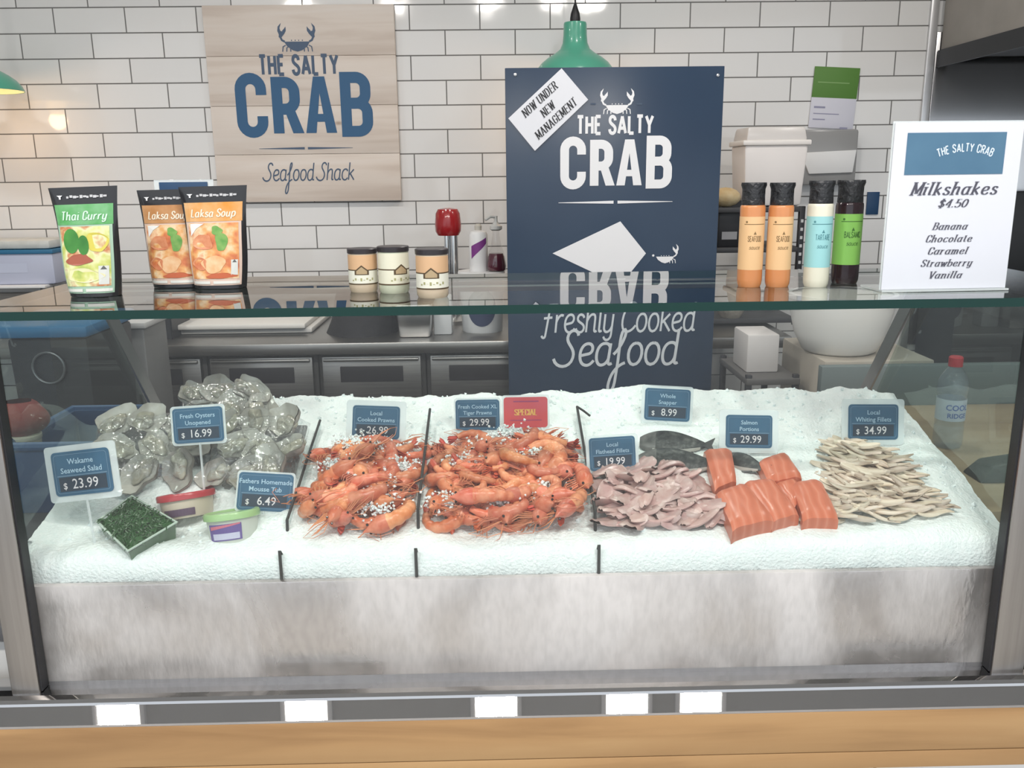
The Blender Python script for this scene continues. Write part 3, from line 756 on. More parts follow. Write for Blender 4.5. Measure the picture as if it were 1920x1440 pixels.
# black crate and dark bag
x0, x1 = onY(268, 625, 3.45).x, onY(345, 625, 3.45).x
cr = thing('black_crate', 'small black open crate on the bench beside the white cutting boards', 'crate', ((x0 + x1) / 2, 3.42, BT))
wv = x1 - x0; mm = MB()
mm.box((0, 0, .006), (wv, .2, .012)).box((-wv / 2, 0, .06), (.008, .2, .12)).box((wv / 2, 0, .06), (.008, .2, .12)).box((0, -.1, .06), (wv, .008, .12)).box((0, .1, .06), (wv, .008, .12))
mm.build('tub', black, cr)
rm = MB()
for s_ in (-1, 1): rm.tube([(-wv / 2, s_ * .1, .12), (wv / 2, s_ * .1, .12)], .006, 8)
rm.build('rim', mat('crate_rim', (.05, .05, .055), .5), cr)
x0, x1 = onY(610, 620, 3.4).x, onY(745, 620, 3.4).x
bag = MB()
def bagf(u, v):
    a = 2 * PI * u; r = (1 - .18 * v) * (1 + .05 * math.sin(3 * a + 4 * v))
    return ((x0 + x1) / 2 + math.cos(a) * r * (x1 - x0) / 2 + .03 * v, 3.42 + math.sin(a) * r * .13, BT + .17 * v + .01 * math.sin(5 * a) * v)
bag.grid(bagf, 32, 8); n0 = len(bag.v); bag.f.append([8 * 33 + i for i in range(32)]); bag.m.append(0)
bgm = bag.build('folded_dark_bag', mat('dark_fabric', (.022, .021, .024), .85, bump=.4, bscale=30)); tag(bgm, 'black fabric bag slumped on the bench left of the steel pan', 'bag')
# steel pan with dark contents
x0, x1 = onY(748, 620, 3.36).x, onY(815, 620, 3.36).x
pn = thing('steel_food_pan', 'deep stainless steel food pan with a dark lid on the bench', 'food pan', ((x0 + x1) / 2, 3.36, BT))
wv = x1 - x0
MB().hull([(-wv / 2 + .01, -.09, 0), (wv / 2 - .01, -.09, 0), (wv / 2 - .01, .09, 0), (-wv / 2 + .01, .09, 0), (-wv / 2, -.1, .13), (wv / 2, -.1, .13), (wv / 2, .1, .13), (-wv / 2, .1, .13)],
          [(0, 3, 2, 1), (4, 5, 6, 7), (0, 1, 5, 4), (1, 2, 6, 5), (2, 3, 7, 6), (3, 0, 4, 7)], .012).build('pan', steel, pn)
MB().box((0, 0, .145), (wv + .015, .22, .026), bev=.008).build('lid', mat('plum_lid', (.035, .022, .035), .5), pn)
MB().tube([(-.03, 0, .157), (-.03, 0, .175), (.03, 0, .175), (.03, 0, .157)], .006, 8).build('handle', black, pn)
# white box by the mixer
p = onY(832, 640, 3.36)
tag(MB().box((p.x, 3.36, BT + .075), (.07, .07, .15), bev=.006).build('white_box', mat('white_card', (.74, .75, .76), .6)), 'small plain white box on the bench in front of the red topped mixer', 'box')
# big white bucket with navy label
p = onY(905, 640, 3.40)
bk = thing('labelled_bucket', 'white lidded bucket with a round navy label beside the blue sign', 'bucket', (p.x, 3.42, BT))
rb = width_at(84, 3.4) / 2
BH = .235
MB().lathe([(0, 0), (rb * .88, 0), (rb * .9, .006), (rb, BH - .02)], 40, caps=False).build('tub', mat('bucket_white', (.76, .77, .78), .4), bk)
MB().lathe([(rb * 1.03, BH - .03), (rb * 1.05, BH - .025), (rb * 1.05, BH - .004), (rb * 1.02, BH), (0, BH)], 40, caps=False).build('lid', white_pl, bk)
def bkf(x, z):
    r = rb * (.9 + .1 * z / BH) + .0015; a = x / r - PI / 2; return (r * math.cos(a), r * math.sin(a), z)
lb = MB()
def disc(rr, cx, cz, n=6, m=36, sq=1.0):
    vs = [(cx, cz)]; fs = []
    for i in range(1, n + 1):
        for j in range(m): a = 2 * PI * j / m; vs.append((cx + rr * i / n * math.cos(a), cz + rr * sq * i / n * math.sin(a)))
    for j in range(m): fs.append([0, 1 + j, 1 + (j + 1) % m])
    for i in range(n - 1):
        for j in range(m): fs.append([1 + i * m + j, 1 + (i + 1) * m + j, 1 + (i + 1) * m + (j + 1) % m, 1 + i * m + (j + 1) % m])
    return vs, fs
lb.flat(disc(.058, .0, .10, sq=1.25), bkf); lb.build('label', mat('label_navy', (.03, .045, .11), .45), bk)
lw = MB(); lw.flat(disc(.05, 0, .125, sq=.9), lambda x, z: [c * 1.004 if i < 2 else c for i, c in enumerate(bkf(x, z))]); lw.build('label_picture', ramp_mat('label_art', [(.3, (.42, .48, .46)), (.5, (.62, .66, .64)), (.7, (.10, .13, .18))], .5, 22), bk)
# carton and syrup bottle standing on the bucket lid
bz0 = BT + BH
p = onY(898, 512, 3.42)
ct = thing('spray_can', 'slim white can with purple slanting band on the white bucket lid', 'can', (p.x, 3.42, bz0))
MB().lathe([(0, 0), (.034, 0), (.036, .004), (.036, .140), (.030, .150), (.012, .156)], 28).build('body', white_pl, ct)
MB().lathe([(.013, .154), (.014, .172), (.008, .180), (0, .18)], 16).build('nozzle', mat('beige_cap', (.55, .52, .46), .5), ct)
cf = lambda x, z: (.0366 * math.cos(x / .0366 - PI / 2), .0366 * math.sin(x / .0366 - PI / 2), z)
bandp = join2(*[poly2([(x, .075 + .9 * x), (x + .006, .075 + .9 * (x + .006)), (x + .006, .112 + .5 * (x + .006)), (x, .112 + .5 * x)]) for x in [-.03 + .006 * i for i in range(11)]])
MB().flat(bandp, cf).build('slanting_band', mat('purple_print', (.22, .05, .25), .5), ct)
p = onY(931, 512, 3.40)
sy = thing('syrup_bottle', 'clear pump bottle of dark red syrup beside the slanting band can', 'bottle', (p.x, 3.40, bz0))
MB().lathe([(0, .002), (.036, .002), (.040, .02), (.034, .055), (.02, .10), (.013, .135), (.013, .16)], 28, caps=False).build('bottle', glass('clear_bottle', (.96, .96, .96), 1.45), sy)
MB().lathe([(0, .004), (.034, .004), (.037, .02), (.031, .055), (.026, .068), (0, .068)], 28, caps=False).build('syrup', mat('syrup_red', (.09, .02, .035), .2), sy)
MB().lathe([(.016, .155), (.024, .160), (.024, .172), (.014, .178), (.007, .19), (.007, .21), (0, .21)], 20).build('pump_collar', mat('grey_plastic', (.60, .60, .58), .4), sy)
MB().tube([(0, 0, .205), (-.02, -.01, .208), (-.04, -.02, .196)], .0055, 8).build('spout', mat('grey_plastic'), sy)
# red topped mixer
p = onY(840, 420, 3.62)
mx = thing('milkshake_mixer', 'chrome milkshake mixer with a rounded red head against the tiles', 'mixer', (p.x, 3.62, BT))
zt = onY(840, 390, 3.62).z - BT; zb = onY(840, 441, 3.62).z - BT
rr = width_at(48, 3.62) / 2
red = mat('red_enamel', (.33, .018, .022), .22, coat=.4)
hd = MB(); hh = zt - zb
hd.lathe([(0, zb), (rr * .80, zb), (rr * .97, zb + hh * .15), (rr, zb + hh * .4), (rr * .92, zb + hh * .8), (rr * .75, zb + hh * .96), (rr * .3, zt), (0, zt)], 36, caps=False)
hd.build('motor_head', red, mx)
for dx, rad in ((-.006, .012), (.022, .016)): MB().tube([(dx, 0, .02), (dx, 0, zb + .01)], rad, 14).build('column' if dx > 0 else 'spindle', mat('chrome', (.75, .75, .76), .12, 1.0), mx)
MB().lathe([(0, 0), (.075, 0), (.075, .014), (.05, .025), (0, .028)], 32).build('base', steel, mx)

# tub on a thin wall shelf, far left
shz = onY(60, 529, 3.9).z
wsx = (onY(-60, 529, 3.9).x, onY(112, 529, 3.9).x)
wsf = thing('wall_shelf', 'thin white wall shelf at far left carrying the blue-rimmed tub', 'shelf', ((wsx[0] + wsx[1]) / 2 - .1, WALL, shz))
MB().box((0, -.13, -.006), (wsx[1] - wsx[0] + .2, .26, .012), bev=.003).build('board', white_pl, wsf)
for s_ in (-1, 1): MB().prism([(-.004, -.012), (.004, -.012), (.004, -.09), (-.004, -.09)], -.02, -.0, M=Matrix.Translation((s_ * .15, 0, 0))).build('bracket', white_pl, wsf)
tl = (onY(-45, 490, 3.88).x, onY(117, 490, 3.88).x); tw = tl[1] - tl[0]
th = onY(60, 466, 3.88).z - shz
tb = thing('plastic_tub', 'clear white storage tub with a blue rim on the wall shelf at left', 'tub', ((tl[0] + tl[1]) / 2, 3.9, shz))
MB().box((0, 0, th * .46), (tw, .2, th * .92), bev=.012).build('body', mat('tub_lilac', (.52, .55, .68), .4), tb)
MB().box((0, 0, th * .95), (tw + .012, .215, .018), bev=.004).build('rim', mat('tub_rim_blue', (.03, .16, .30), .4), tb)
MB().box((0, 0, th + .022), (tw * .96, .2, .038), bev=.012).build('lid', mat('tub_lid', (.62, .64, .62), .35, var=(.5, .52, .5), scale=14), tb)
MB().flat(rect2(-tw * .25, th * .35, tw * .2, th * .62), lambda x, z: (x, -.1012, z)).build('label', mat('tub_label', (.56, .60, .74), .5), tb, smooth=False)

# right side: dispenser on the wall, tub on a slotted rack, bread, box
dY = WALL
a = onY(1498, 243, dY - .1); b_ = onY(1604, 346, dY - .1)
dp = thing('towel_dispenser', 'smoky grey paper towel dispenser on the tiles above the dark sauce bottle', 'dispenser', ((a.x + b_.x) / 2, WALL, (a.z + b_.z) / 2))
dw, dh = b_.x - a.x, a.z - b_.z
MB().box((0, -.05, 0), (dw, .1, dh), bev=.012).build('casing', mat('smoke_grey', (.30, .30, .30), .25), dp)
MB().hull([(-dw * .30, -.112, -dh * .30), (dw * .42, -.112, -dh * .28), (dw * .42, -.09, -dh * .28), (-dw * .30, -.09, -dh * .3), (-dw * .46, -.112, .02), (dw * .46, -.112, .03), (dw * .46, -.09, .03), (-dw * .46, -.09, .02)],
          [(0, 3, 2, 1), (4, 5, 6, 7), (0, 1, 5, 4), (1, 2, 6, 5), (2, 3, 7, 6), (3, 0, 4, 7)], .003).build('paper_towel', mat('towel_white', (.80, .80, .80), .8), dp)
rk0, rk1 = onY(1300, 390, 3.5).x, onY(1494, 390, 3.5).x
rzt = onY(1440, 386, 3.5).z
rk = thing('slotted_rack', 'black slotted steel rack right of the blue sign holding the white tub', 'rack', ((rk0 + rk1) / 2, 3.6, 0))
rw = rk1 - rk0
for sx_ in (-1, 1):
    for sy in (-.16, .16):
        po = MB().box((sx_ * rw / 2, sy, (rzt + BT) / 2), (.022, .022, rzt - BT), bev=.002).build('post', black, rk)
        if sy < 0:
            ho = MB()
            for k in range(int((rzt - BT - .03) / .032)): ho.flat(rect2(sx_ * rw / 2 - .005, BT + .02 + k * .032, sx_ * rw / 2 + .005, BT + .032 + k * .032), lambda x, z: (x, sy - .0118, z))
            ho.build('slots', mat('slot_pale', (.55, .55, .55), .6), po, smooth=False)
for z in (rzt - .012, BT + .30, BT + .02): MB().box((0, 0, z), (rw, .34, .02), bev=.003).build('shelf', mat('rack_shelf', (.05, .05, .054), .5), rk)
ta, tb_ = onY(1381, 240, 3.55), onY(1497, 386, 3.55)
ts = thing('white_storage_tub', 'tall square white lidded storage tub on top of the black rack', 'tub', ((ta.x + tb_.x) / 2, 3.55, rzt))
tw, th = tb_.x - ta.x, ta.z - rzt
MB().hull([(-tw * .42, -.09, 0), (tw * .42, -.09, 0), (tw * .42, .09, 0), (-tw * .42, .09, 0), (-tw * .47, -.1, th * .78), (tw * .47, -.1, th * .78), (tw * .47, .1, th * .78), (-tw * .47, .1, th * .78)],
          [(0, 3, 2, 1), (4, 5, 6, 7), (0, 1, 5, 4), (1, 2, 6, 5), (2, 3, 7, 6), (3, 0, 4, 7)], .012).build('body', mat('milky_plastic', (.74, .70, .68), .35), ts)
MB().box((0, 0, th * .80), (tw, .215, .02), bev=.005).build('rim', mat('milky_rim', (.78, .74, .71), .3), ts)
MB().hull([(-tw * .45, -.1, th * .82), (tw * .45, -.1, th * .82), (tw * .45, .1, th * .82), (-tw * .45, .1, th * .82), (-tw * .42, -.09, th), (tw * .42, -.09, th), (tw * .42, .09, th), (-tw * .42, .09, th)],
          [(0, 3, 2, 1), (4, 5, 6, 7), (0, 1, 5, 4), (1, 2, 6, 5), (2, 3, 7, 6), (3, 0, 4, 7)], .01).build('lid', mat('milky_lid', (.62, .59, .57), .3), ts)
# bread bag on the upper inside shelf and dark box
p = onY(1374, 372, 3.36)
br = MB(); br.ball((0, 0, .036), (.06, .05, .038), 16)
bo = br.build('bread_roll', mat('bread_crust', (.48, .34, .17), .7, var=(.58, .48, .30), scale=18, bump=.3, bscale=40), loc=(p.x, 3.47, rzt)); tag(bo, 'pale brown bread roll on the black rack just right of the blue sign', 'bread')
p = onY(1374, 412, 3.42)
bb = thing('black_box', 'black box with a grey label on the rack beside the blue sign', 'box', (p.x, 3.52, BT + .31))
MB().box((0, 0, .09), (.09, .12, .18), bev=.004).build('carton', black, bb)
MB().flat(rect2(-.03, .03, .03, .06), lambda x, z: (x, -.0608, z)).build('label', mat('grey_label', (.3, .3, .31), .5), bb, smooth=False)
p = onY(1372, 488, 3.46)
sk = MB()
def sack(u, v):
    a = 2 * PI * u; r = math.sin(PI * min(1, .15 + v * .85)) ** .6 if v < .95 else .3
    return (.062 * r * math.cos(a) * (1 + .1 * math.sin(3 * a)), .06 * r * math.sin(a), .17 * v)
sk.grid(sack, 24, 12); so = sk.build('flour_sack', mat('sack_beige', (.50, .45, .38), .8, var=(.42, .37, .31), scale=20, bump=.4), loc=(p.x + .01, 3.47, BT + .03)); tag(so, 'small beige sack on the rack behind the first orange sauce bottle', 'sack')
# blue card on the wall
p = onY(1636, 381, WALL - .004)
tag(MB().box((p.x, WALL - .005, p.z), (.055, .008, .10), bev=.001).build('blue_wall_card', navy), 'small dark blue card on the tiles left of the milkshake sign', 'card')

# aisle: white round tub on a beige carton, right of the blue sign
p = onY(1583, 664, 2.55); q_ = onY(1492, 640, 2.55); rr = abs(p.x - q_.x)
bz0 = p.z
bxn = thing('beige_carton', 'large beige carton in the aisle holding the white basin', 'carton', (p.x + .065, 2.64, 0))
MB().box((0, 0, bz0 / 2), (.32, .38, bz0), bev=.006).build('carton', mat('carton_beige', (.42, .385, .33), .75, var=(.37, .33, .28), scale=7), bxn)
MB().prism([(-.160, bz0 - .16), (.160, bz0 - .02), (.160, bz0 - .012), (-.160, bz0 - .152)], -.1912, -.1902).build('tape', mat('tape_pale', (.55, .52, .47), .4), bxn)
bw = thing('white_basin', 'large white round basin behind the glass near the right case post', 'basin', (p.x, 2.6, bz0))
MB().lathe([(0, 0), (rr * .62, 0), (rr * .72, .008), (rr * .9, .06), (rr, .13), (rr * 1.02, .17), (rr * .99, .172), (rr * .95, .13), (rr * .85, .06), (rr * .6, .015), (0, .015)], 48, caps=False).build('bowl', mat('basin_white', (.78, .77, .74), .35), bw)
MB().lathe([(rr * 1.0, .160), (rr * 1.06, .165), (rr * 1.06, .178), (rr * .97, .178)], 48, caps=False).build('rim', white_pl, bw)
for k, (px, w_, lab) in enumerate(((1365, 34, 'folded grey'), (1455, 38, 'wide white'))):
    pass
# low black shelf trolley seen through the case
x0, x1 = onY(1382, 690, 2.7).x, onY(1478, 690, 2.7).x
tr = thing('black_trolley', 'black two-tier trolley behind the glass between blue sign and white basin', 'trolley', ((x0 + x1) / 2 - .01, 2.72, 0))
x1 -= .02; x0 -= .0
wv = x1 - x0
for sx_ in (-1, 1):
    for sy in (-.15, .15):
        MB().box((sx_ * wv / 2, sy, .45), (.018, .018, .82), bev=.002).build('leg', black, tr)
        MB().lathe([(0, 0), (.02, .01), (.022, .025), (.02, .04), (0, .05)], 12, c=(sx_ * wv / 2, sy, 0)).build('castor', black, tr)
for z in (.15, .50, .84): MB().box((0, 0, z), (wv + .02, .33, .02), bev=.003).build('tray', mat('trolley_grey', (.10, .095, .092), .5), tr)
wb = MB().box(((x0 + x1) / 2 - .01, 2.72, .85 + .06), (.10, .16, .12), bev=.006).build('white_food_box', mat('box_offwhite', (.58, .55, .54), .6)); tag(wb, 'off-white food box on top of the black trolley', 'box')
wb2 = MB().box(((x0 + x1) / 2 + .0, 2.70, .51 + .09), (.12, .2, .18), bev=.006).build('grey_food_box', mat('box_grey', (.36, .34, .33), .6)); tag(wb2, 'grey box on the middle tray of the black trolley', 'box')

# left aisle: black bin with a blue lid and grey column in place of glass reflections, red bag, white bucket, blue crate
x0, x1 = onY(60, 640, 2.6).x, onY(205, 640, 2.6).x
kb = thing('reflection_bin', 'tall black bin with a bright blue lid at left, added for a dark reflection', 'bin', ((x0 + x1) / 2, 2.62, 0))  # dark body takes the place of a dark reflection in the front glass
zt = onY(120, 618, 2.6).z; wv = x1 - x0
MB().hull([(-wv * .42, -.13, .0), (wv * .42, -.13, .0), (wv * .42, .13, 0), (-wv * .42, .13, 0), (-wv / 2, -.16, zt), (wv / 2, -.16, zt), (wv / 2, .16, zt), (-wv / 2, .16, zt)],
          [(0, 3, 2, 1), (4, 5, 6, 7), (0, 1, 5, 4), (1, 2, 6, 5), (2, 3, 7, 6), (3, 0, 4, 7)], .015).build('body', mat('bin_black', (.022, .022, .024), .5), kb)
MB().box((-.03, 0, zt + .018), (wv + .08, .35, .036), bev=.012).build('lid', mat('bin_blue', (.02, .155, .34), .4), kb)
ring = MB(); ring.tube([(.045 * math.cos(a), -.166, zt - .085 + .045 * math.sin(a)) for a in [2 * PI * i / 24 for i in range(25)]], .004, 8, caps=False)
ring.build('ring_reflection', mat('ring_grey', (.25, .25, .26), .3, .8), kb)  # modelled ring stands in for a lamp mirrored in the glass
x0, x1 = onY(207, 700, 2.9).x, onY(283, 700, 2.9).x
zt = onY(240, 612, 2.9).z
gc_ = thing('reflection_cabinet', 'grey upright cabinet added for grey reflections between black bin and white boards', 'cabinet', ((x0 + x1) / 2, 2.98, 0))  # grey block put where the front glass mirrors pale upright shapes
MB().box((0, 0, zt / 2), (x1 - x0, .2, zt), bev=.006).build('body', mat('cabinet_grey', (.20, .205, .205), .5, .4), gc_)
MB().box((0, 0, zt + .006), (x1 - x0 + .02, .22, .02), bev=.004).build('top', mat('cabinet_top', (.5, .5, .5), .5), gc_)
MB().box(((x1 - x0) * .3, -.106, zt * .7), (.012, .014, .14), bev=.003).build('handle', steel, gc_)
# side counter at left of the case carrying crate, bucket, bag
lc = thing('left_side_counter', 'dark side counter left of the case under the blue crate', 'counter', (-1.35, 2.0, 0))
MB().box((0, -.16, .36), (1.06, 1.02, .72), bev=.004).build('cabinet', mat('counter_white', (.62, .61, .59), .5), lc)
MB().box((0, -.16, .735), (1.08, 1.05, .03), bev=.004).build('top', mat('counter_top_dark', (.10, .10, .105), .4), lc)
CZ = .75
def quad_x(px0, px1, Y, py): return onY(px0, py, Y).x, onY(px1, py, Y).x
x0, x1 = quad_x(68, 240, 1.93, 860)
bc = thing('blue_crate', 'blue plastic crate behind the left end of the ice display', 'crate', ((x0 + x1) / 2, 1.97, CZ))
wv = x1 - x0; zt = onY(150, 815, 1.9).z - CZ
cm = mat('crate_blue', (.022, .06, .145), .5, var=(.03, .075, .17), scale=8)
m = MB(); m.box((0, 0, .01), (wv, .3, .02)).box((-wv / 2 + .006, 0, zt / 2), (.012, .3, zt), bev=.003).box((wv / 2 - .006, 0, zt / 2), (.012, .3, zt), bev=.003).box((0, -.15, zt / 2), (wv, .012, zt), bev=.003).box((0, .15, zt / 2), (wv, .012, zt), bev=.003)
m.build('walls', cm, bc)
m = MB(); m.tube([(-wv / 2, -.155, zt), (wv / 2, -.155, zt), (wv / 2, .155, zt), (-wv / 2, .155, zt), (-wv / 2, -.155, zt)], .01, 8); m.build('rim', mat('crate_rim_blue', (.04, .10, .22), .45), bc)
x0, x1 = quad_x(8, 68, 1.85, 870)
wbk = thing('cream_bucket', 'cream coloured bucket beside the blue crate at the left post', 'bucket', ((x0 + x1) / 2, 1.88, CZ))
rr = (x1 - x0) / 2; zt = onY(40, 822, 1.85).z - CZ
MB().lathe([(0, 0), (rr * .85, 0), (rr, zt)], 32, caps=False).build('pail', mat('cream_plastic', (.55, .53, .43), .45), wbk)
MB().lathe([(rr * .98, zt - .012), (rr * 1.05, zt - .008), (rr * 1.05, zt), (rr * .9, zt + .002), (0, zt + .002)], 32, caps=False).build('lid', mat('cream_lid', (.6, .58, .48), .45), wbk)
p = onY(40, 780, 1.88)
rb_ = MB()
def redf(u, v):
    a = 2 * PI * u; r = math.sin(PI * (.08 + .84 * v)) ** .5
    return (.055 * r * math.cos(a) * (1 + .12 * math.sin(4 * a + 3 * v)), .05 * r * math.sin(a), .075 * v)
rb_.grid(redf, 28, 10); ro = rb_.build('red_cloth', mat('red_fabric', (.22, .035, .03), .8, bump=.4, bscale=30), loc=(wbk.location.x, 1.88, CZ + zt + .002)); tag(ro, 'crumpled dark red cloth on the cream bucket at left', 'cloth')

# right side counter of timber with a water bottle
rc = thing('timber_side_counter', 'timber side counter right of the case with a water bottle on it', 'counter', (1.52, 1.98, 0))
tim_side = wood_panel('side_timber', (.25, .17, .10), (.34, .25, .155), (.42, .32, .21), 4)
MB().box((0, 0, .795), (1.24, .82, .04), bev=.004).build('top', tim_side, rc)
MB().box((0, .02, .39), (1.2, .8, .77), bev=.004).build('cabinet', mat('counter_green', (.055, .07, .068), .6), rc)
MB().box((0, .39, .87), (1.24, .03, .12), bev=.004).build('upstand', mat('upstand_grey', (.12, .15, .15), .5), rc)
p = onY(1776, 826, 1.98)
wbt = thing('water_bottle', 'clear water bottle with a red cap and blue lettering on the timber counter', 'bottle', (p.x, 1.98, .815))
hb = onY(1780, 668, 1.98).z - .815
sc = hb / .215
MB().lathe([(r * sc, z * sc) for r, z in [(0, .002), (.028, .002), (.032, .01), (.032, .05), (.030, .055), (.032, .06), (.032, .10), (.031, .125), (.034, .14), (.032, .16), (.022, .178), (.013, .19), (.013, .195)]], 32, caps=False).build('bottle', glass('pet_plastic', (.80, .84, .88), 1.5, .05, bump=.3, bscale=60, haze=.14, haze_col=(.6, .66, .72)), wbt)
MB().lathe([(0, .192 * sc), (.0155 * sc, .192 * sc), (.0155 * sc, .212 * sc), (.013 * sc, .215 * sc), (0, .215 * sc)], 24, caps=False).build('cap', mat('cap_red', (.45, .03, .04), .4), wbt)
cf = lambda x, z: (.0325 * sc * math.cos(x / (.0325 * sc) - PI / 2), .0325 * sc * math.sin(x / (.0325 * sc) - PI / 2), z)
MB().lathe([(.0323 * sc, .068 * sc), (.0323 * sc, .118 * sc)], 32, caps=False).build('label', mat('label_clearwhite', (.50, .56, .66), .4), wbt)
MB().flat(join2(move2(type2('COOL', .019, bold=.02), dz=.094 * sc), move2(type2('RIDGE', .016, bold=.02), dz=.076 * sc)), lambda x, z: [c * 1.01 if i < 2 else c for i, c in enumerate(cf(x, z))]).build('lettering', mat('label_blue', (.03, .10, .42), .4), wbt, smooth=False)
p = onY(1868, 862, 1.75)
sp_ = thing('wedge_rest', 'small black wedge shaped rest on the timber counter by the right post', 'rest', (1.06, 1.76, .815))
MB().hull([(-.05, -.04, 0), (.05, -.04, 0), (.05, .04, 0), (-.05, .04, 0), (-.02, -.03, .035), (.05, -.03, .045), (.05, .03, .045), (-.02, .03, .035)],
          [(0, 3, 2, 1), (4, 5, 6, 7), (0, 1, 5, 4), (1, 2, 6, 5), (2, 3, 7, 6), (3, 0, 4, 7)], .006).build('wedge', mat('rest_black', (.012, .02, .016), .5), sp_)
# ------------------------------------------------------------------ glass display case
ST, SB = 1.275, 1.262           # glass shelf top and underside
GY = 1.27                       # front glass
XL, XR = -.785, .85             # outer sides
SHB = 1.68                      # back of the glass shelf
dc = thing('display_case', 'long refrigerated glass display case full of crushed ice and seafood', 'display case', (.03, 1.6, 0))
ox = Vector((-.03, -1.6, 0))
def cb(mb, name, m, **k):
    o = mb.build(name, m, dc, **k); o.location = ox; return o
clear = glass('case_glass', (.965, .98, .974), 1.5)
shelf_g = glass('shelf_glass', (.90, .95, .93), 1.52)
edge_g = mat('glass_edge', (.005, .032, .027), .12)
side_g = glass('side_glass', (.80, .86, .84), 1.5)
# top shelf: clear faces, green edges
m = MB(); xa, xb, ya, yb = XL, XR + .12, GY - .008, SHB
v8 = [(xa, ya, SB), (xb, ya, SB), (xb, yb, SB), (xa, yb, SB), (xa, ya, ST), (xb, ya, ST), (xb, yb, ST), (xa, yb, ST)]
m.add(v8, [(0, 3, 2, 1), (4, 5, 6, 7)], 0); m.add(v8, [(0, 1, 5, 4), (1, 2, 6, 5), (2, 3, 7, 6), (3, 0, 4, 7)], 1)
cb(m, 'top_glass', [shelf_g, edge_g], smooth=False)
PX0, PX1 = -.738, .793
m = MB(); m.box(((PX0 + PX1) / 2, GY + .003, (.662 + SB) / 2), (PX1 - PX0 + .01, .006, SB - .662 - .001)); cb(m, 'front_glass', clear, smooth=False)
for s_, x in ((-1, XL + .004), (1, XR - .0)):
    m = MB(); pf = GY + .01; pts = [(pf, .80), (2.0, .80), (1.705, SB - .002), (pf, SB - .002)]
    vs = [(x - .003, y, z) for y, z in pts] + [(x + .003, y, z) for y, z in pts]
    m.add(vs, [(0, 1, 2, 3), (7, 6, 5, 4), (0, 4, 5, 1), (1, 5, 6, 2), (2, 6, 7, 3), (3, 7, 4, 0)])
    cb(m, 'side_glass', side_g, smooth=False)
# posts
post_m = mat('post_steel', (.40, .375, .355), .33, 1.0, var=(.34, .32, .30), scale=4, stretch=(30, 30, 1))
for x0, x1 in ((-.783, PX0), (PX1, .846)):
    m = MB(); m.box(((x0 + x1) / 2, GY - .002, (.655 + SB) / 2), (x1 - x0, .026, SB - .655), bev=.003); cb(m, 'front_post', post_m)
    xs_ = PX0 if x0 < 0 else PX1
    m = MB(); m.box((xs_, GY - .001, (.664 + SB) / 2), (.006, .02, SB - .666)); cb(m, 'rubber_seal', black)
rear_m = mat('rear_post_dark', (.11, .112, .11), .35, .7)
for x in (XL + .012, XR - .016):
    m = MB(); m.tube([(x, 1.70, SB - .004), (x, 2.03, .82)], .014, 4, flat=1.0); cb(m, 'rear_post', rear_m)
m = MB(); m.tube([(XL, 1.70, SB - .014), (XR, 1.70, SB - .014)], .010, 8)
cb(m, 'rear_rail', rear_m)
# pan that holds the ice, front panel, ledge, cabinet
m = MB(); m.box((.032, 1.66, .805), (XR - XL - .02, .74, .01)).box((.032, 2.03, .83), (XR - XL - .02, .012, .06)); cb(m, 'ice_pan', steel)
def panel_mat():
    m = bpy.data.materials.new('fogged_steel'); m.use_nodes = True
    nt, N, L = nodes_of(m); b = N['Principled BSDF']
    tc = N.new('ShaderNodeTexCoord')
    mp = N.new('ShaderNodeMapping'); mp.inputs['Scale'].default_value = (3.2, 3.2, 2.0); L.new(tc.outputs['Object'], mp.inputs[0])
    n1 = N.new('ShaderNodeTexNoise'); n1.inputs['Scale'].default_value = 1.2; n1.inputs['Detail'].default_value = 6; n1.inputs['Distortion'].default_value = .8; L.new(mp.outputs[0], n1.inputs[0])
    mp2 = N.new('ShaderNodeMapping'); mp2.inputs['Scale'].default_value = (60, 60, 22); L.new(tc.outputs['Object'], mp2.inputs[0])
    n2 = N.new('ShaderNodeTexNoise'); n2.inputs['Scale'].default_value = 1.5; n2.inputs['Detail'].default_value = 5; L.new(mp2.outputs[0], n2.inputs[0])
    fog = N.new('ShaderNodeValToRGB'); fog.color_ramp.elements[0].position = .38; fog.color_ramp.elements[1].position = .60; L.new(n1.outputs['Fac'], fog.inputs[0])
    c = N.new('ShaderNodeValToRGB'); c.color_ramp.elements[0].color = (.64, .565, .55, 1); c.color_ramp.elements[1].color = (.84, .76, .76, 1); L.new(fog.outputs[0], c.inputs[0])
    mm = N.new('ShaderNodeMix'); mm.data_type = 'RGBA'; mm.blend_type = 'MULTIPLY'; mm.inputs['Factor'].default_value = .22
    g = N.new('ShaderNodeValToRGB'); g.color_ramp.elements[0].position = .35; g.color_ramp.elements[0].color = (.55, .55, .55, 1); g.color_ramp.elements[1].position = .6; L.new(n2.outputs['Fac'], g.inputs[0])
    L.new(c.outputs[0], mm.inputs['A']); L.new(g.outputs[0], mm.inputs['B']); L.new(mm.outputs['Result'], b.inputs['Base Color'])
    r = N.new('ShaderNodeMapRange'); r.inputs['To Min'].default_value = .22; r.inputs['To Max'].default_value = .55; L.new(fog.outputs[0], r.inputs['Value']); L.new(r.outputs[0], b.inputs['Roughness'])
    me = N.new('ShaderNodeMapRange'); me.inputs['To Min'].default_value = .85; me.inputs['To Max'].default_value = .30; L.new(fog.outputs[0], me.inputs['Value']); L.new(me.outputs[0], b.inputs['Metallic'])
    bp = N.new('ShaderNodeBump'); bp.inputs['Strength'].default_value = .25; bp.inputs['Distance'].default_value = .004; L.new(n2.outputs['Fac'], bp.inputs['Height']); L.new(bp.outputs[0], b.inputs['Normal'])
    return m
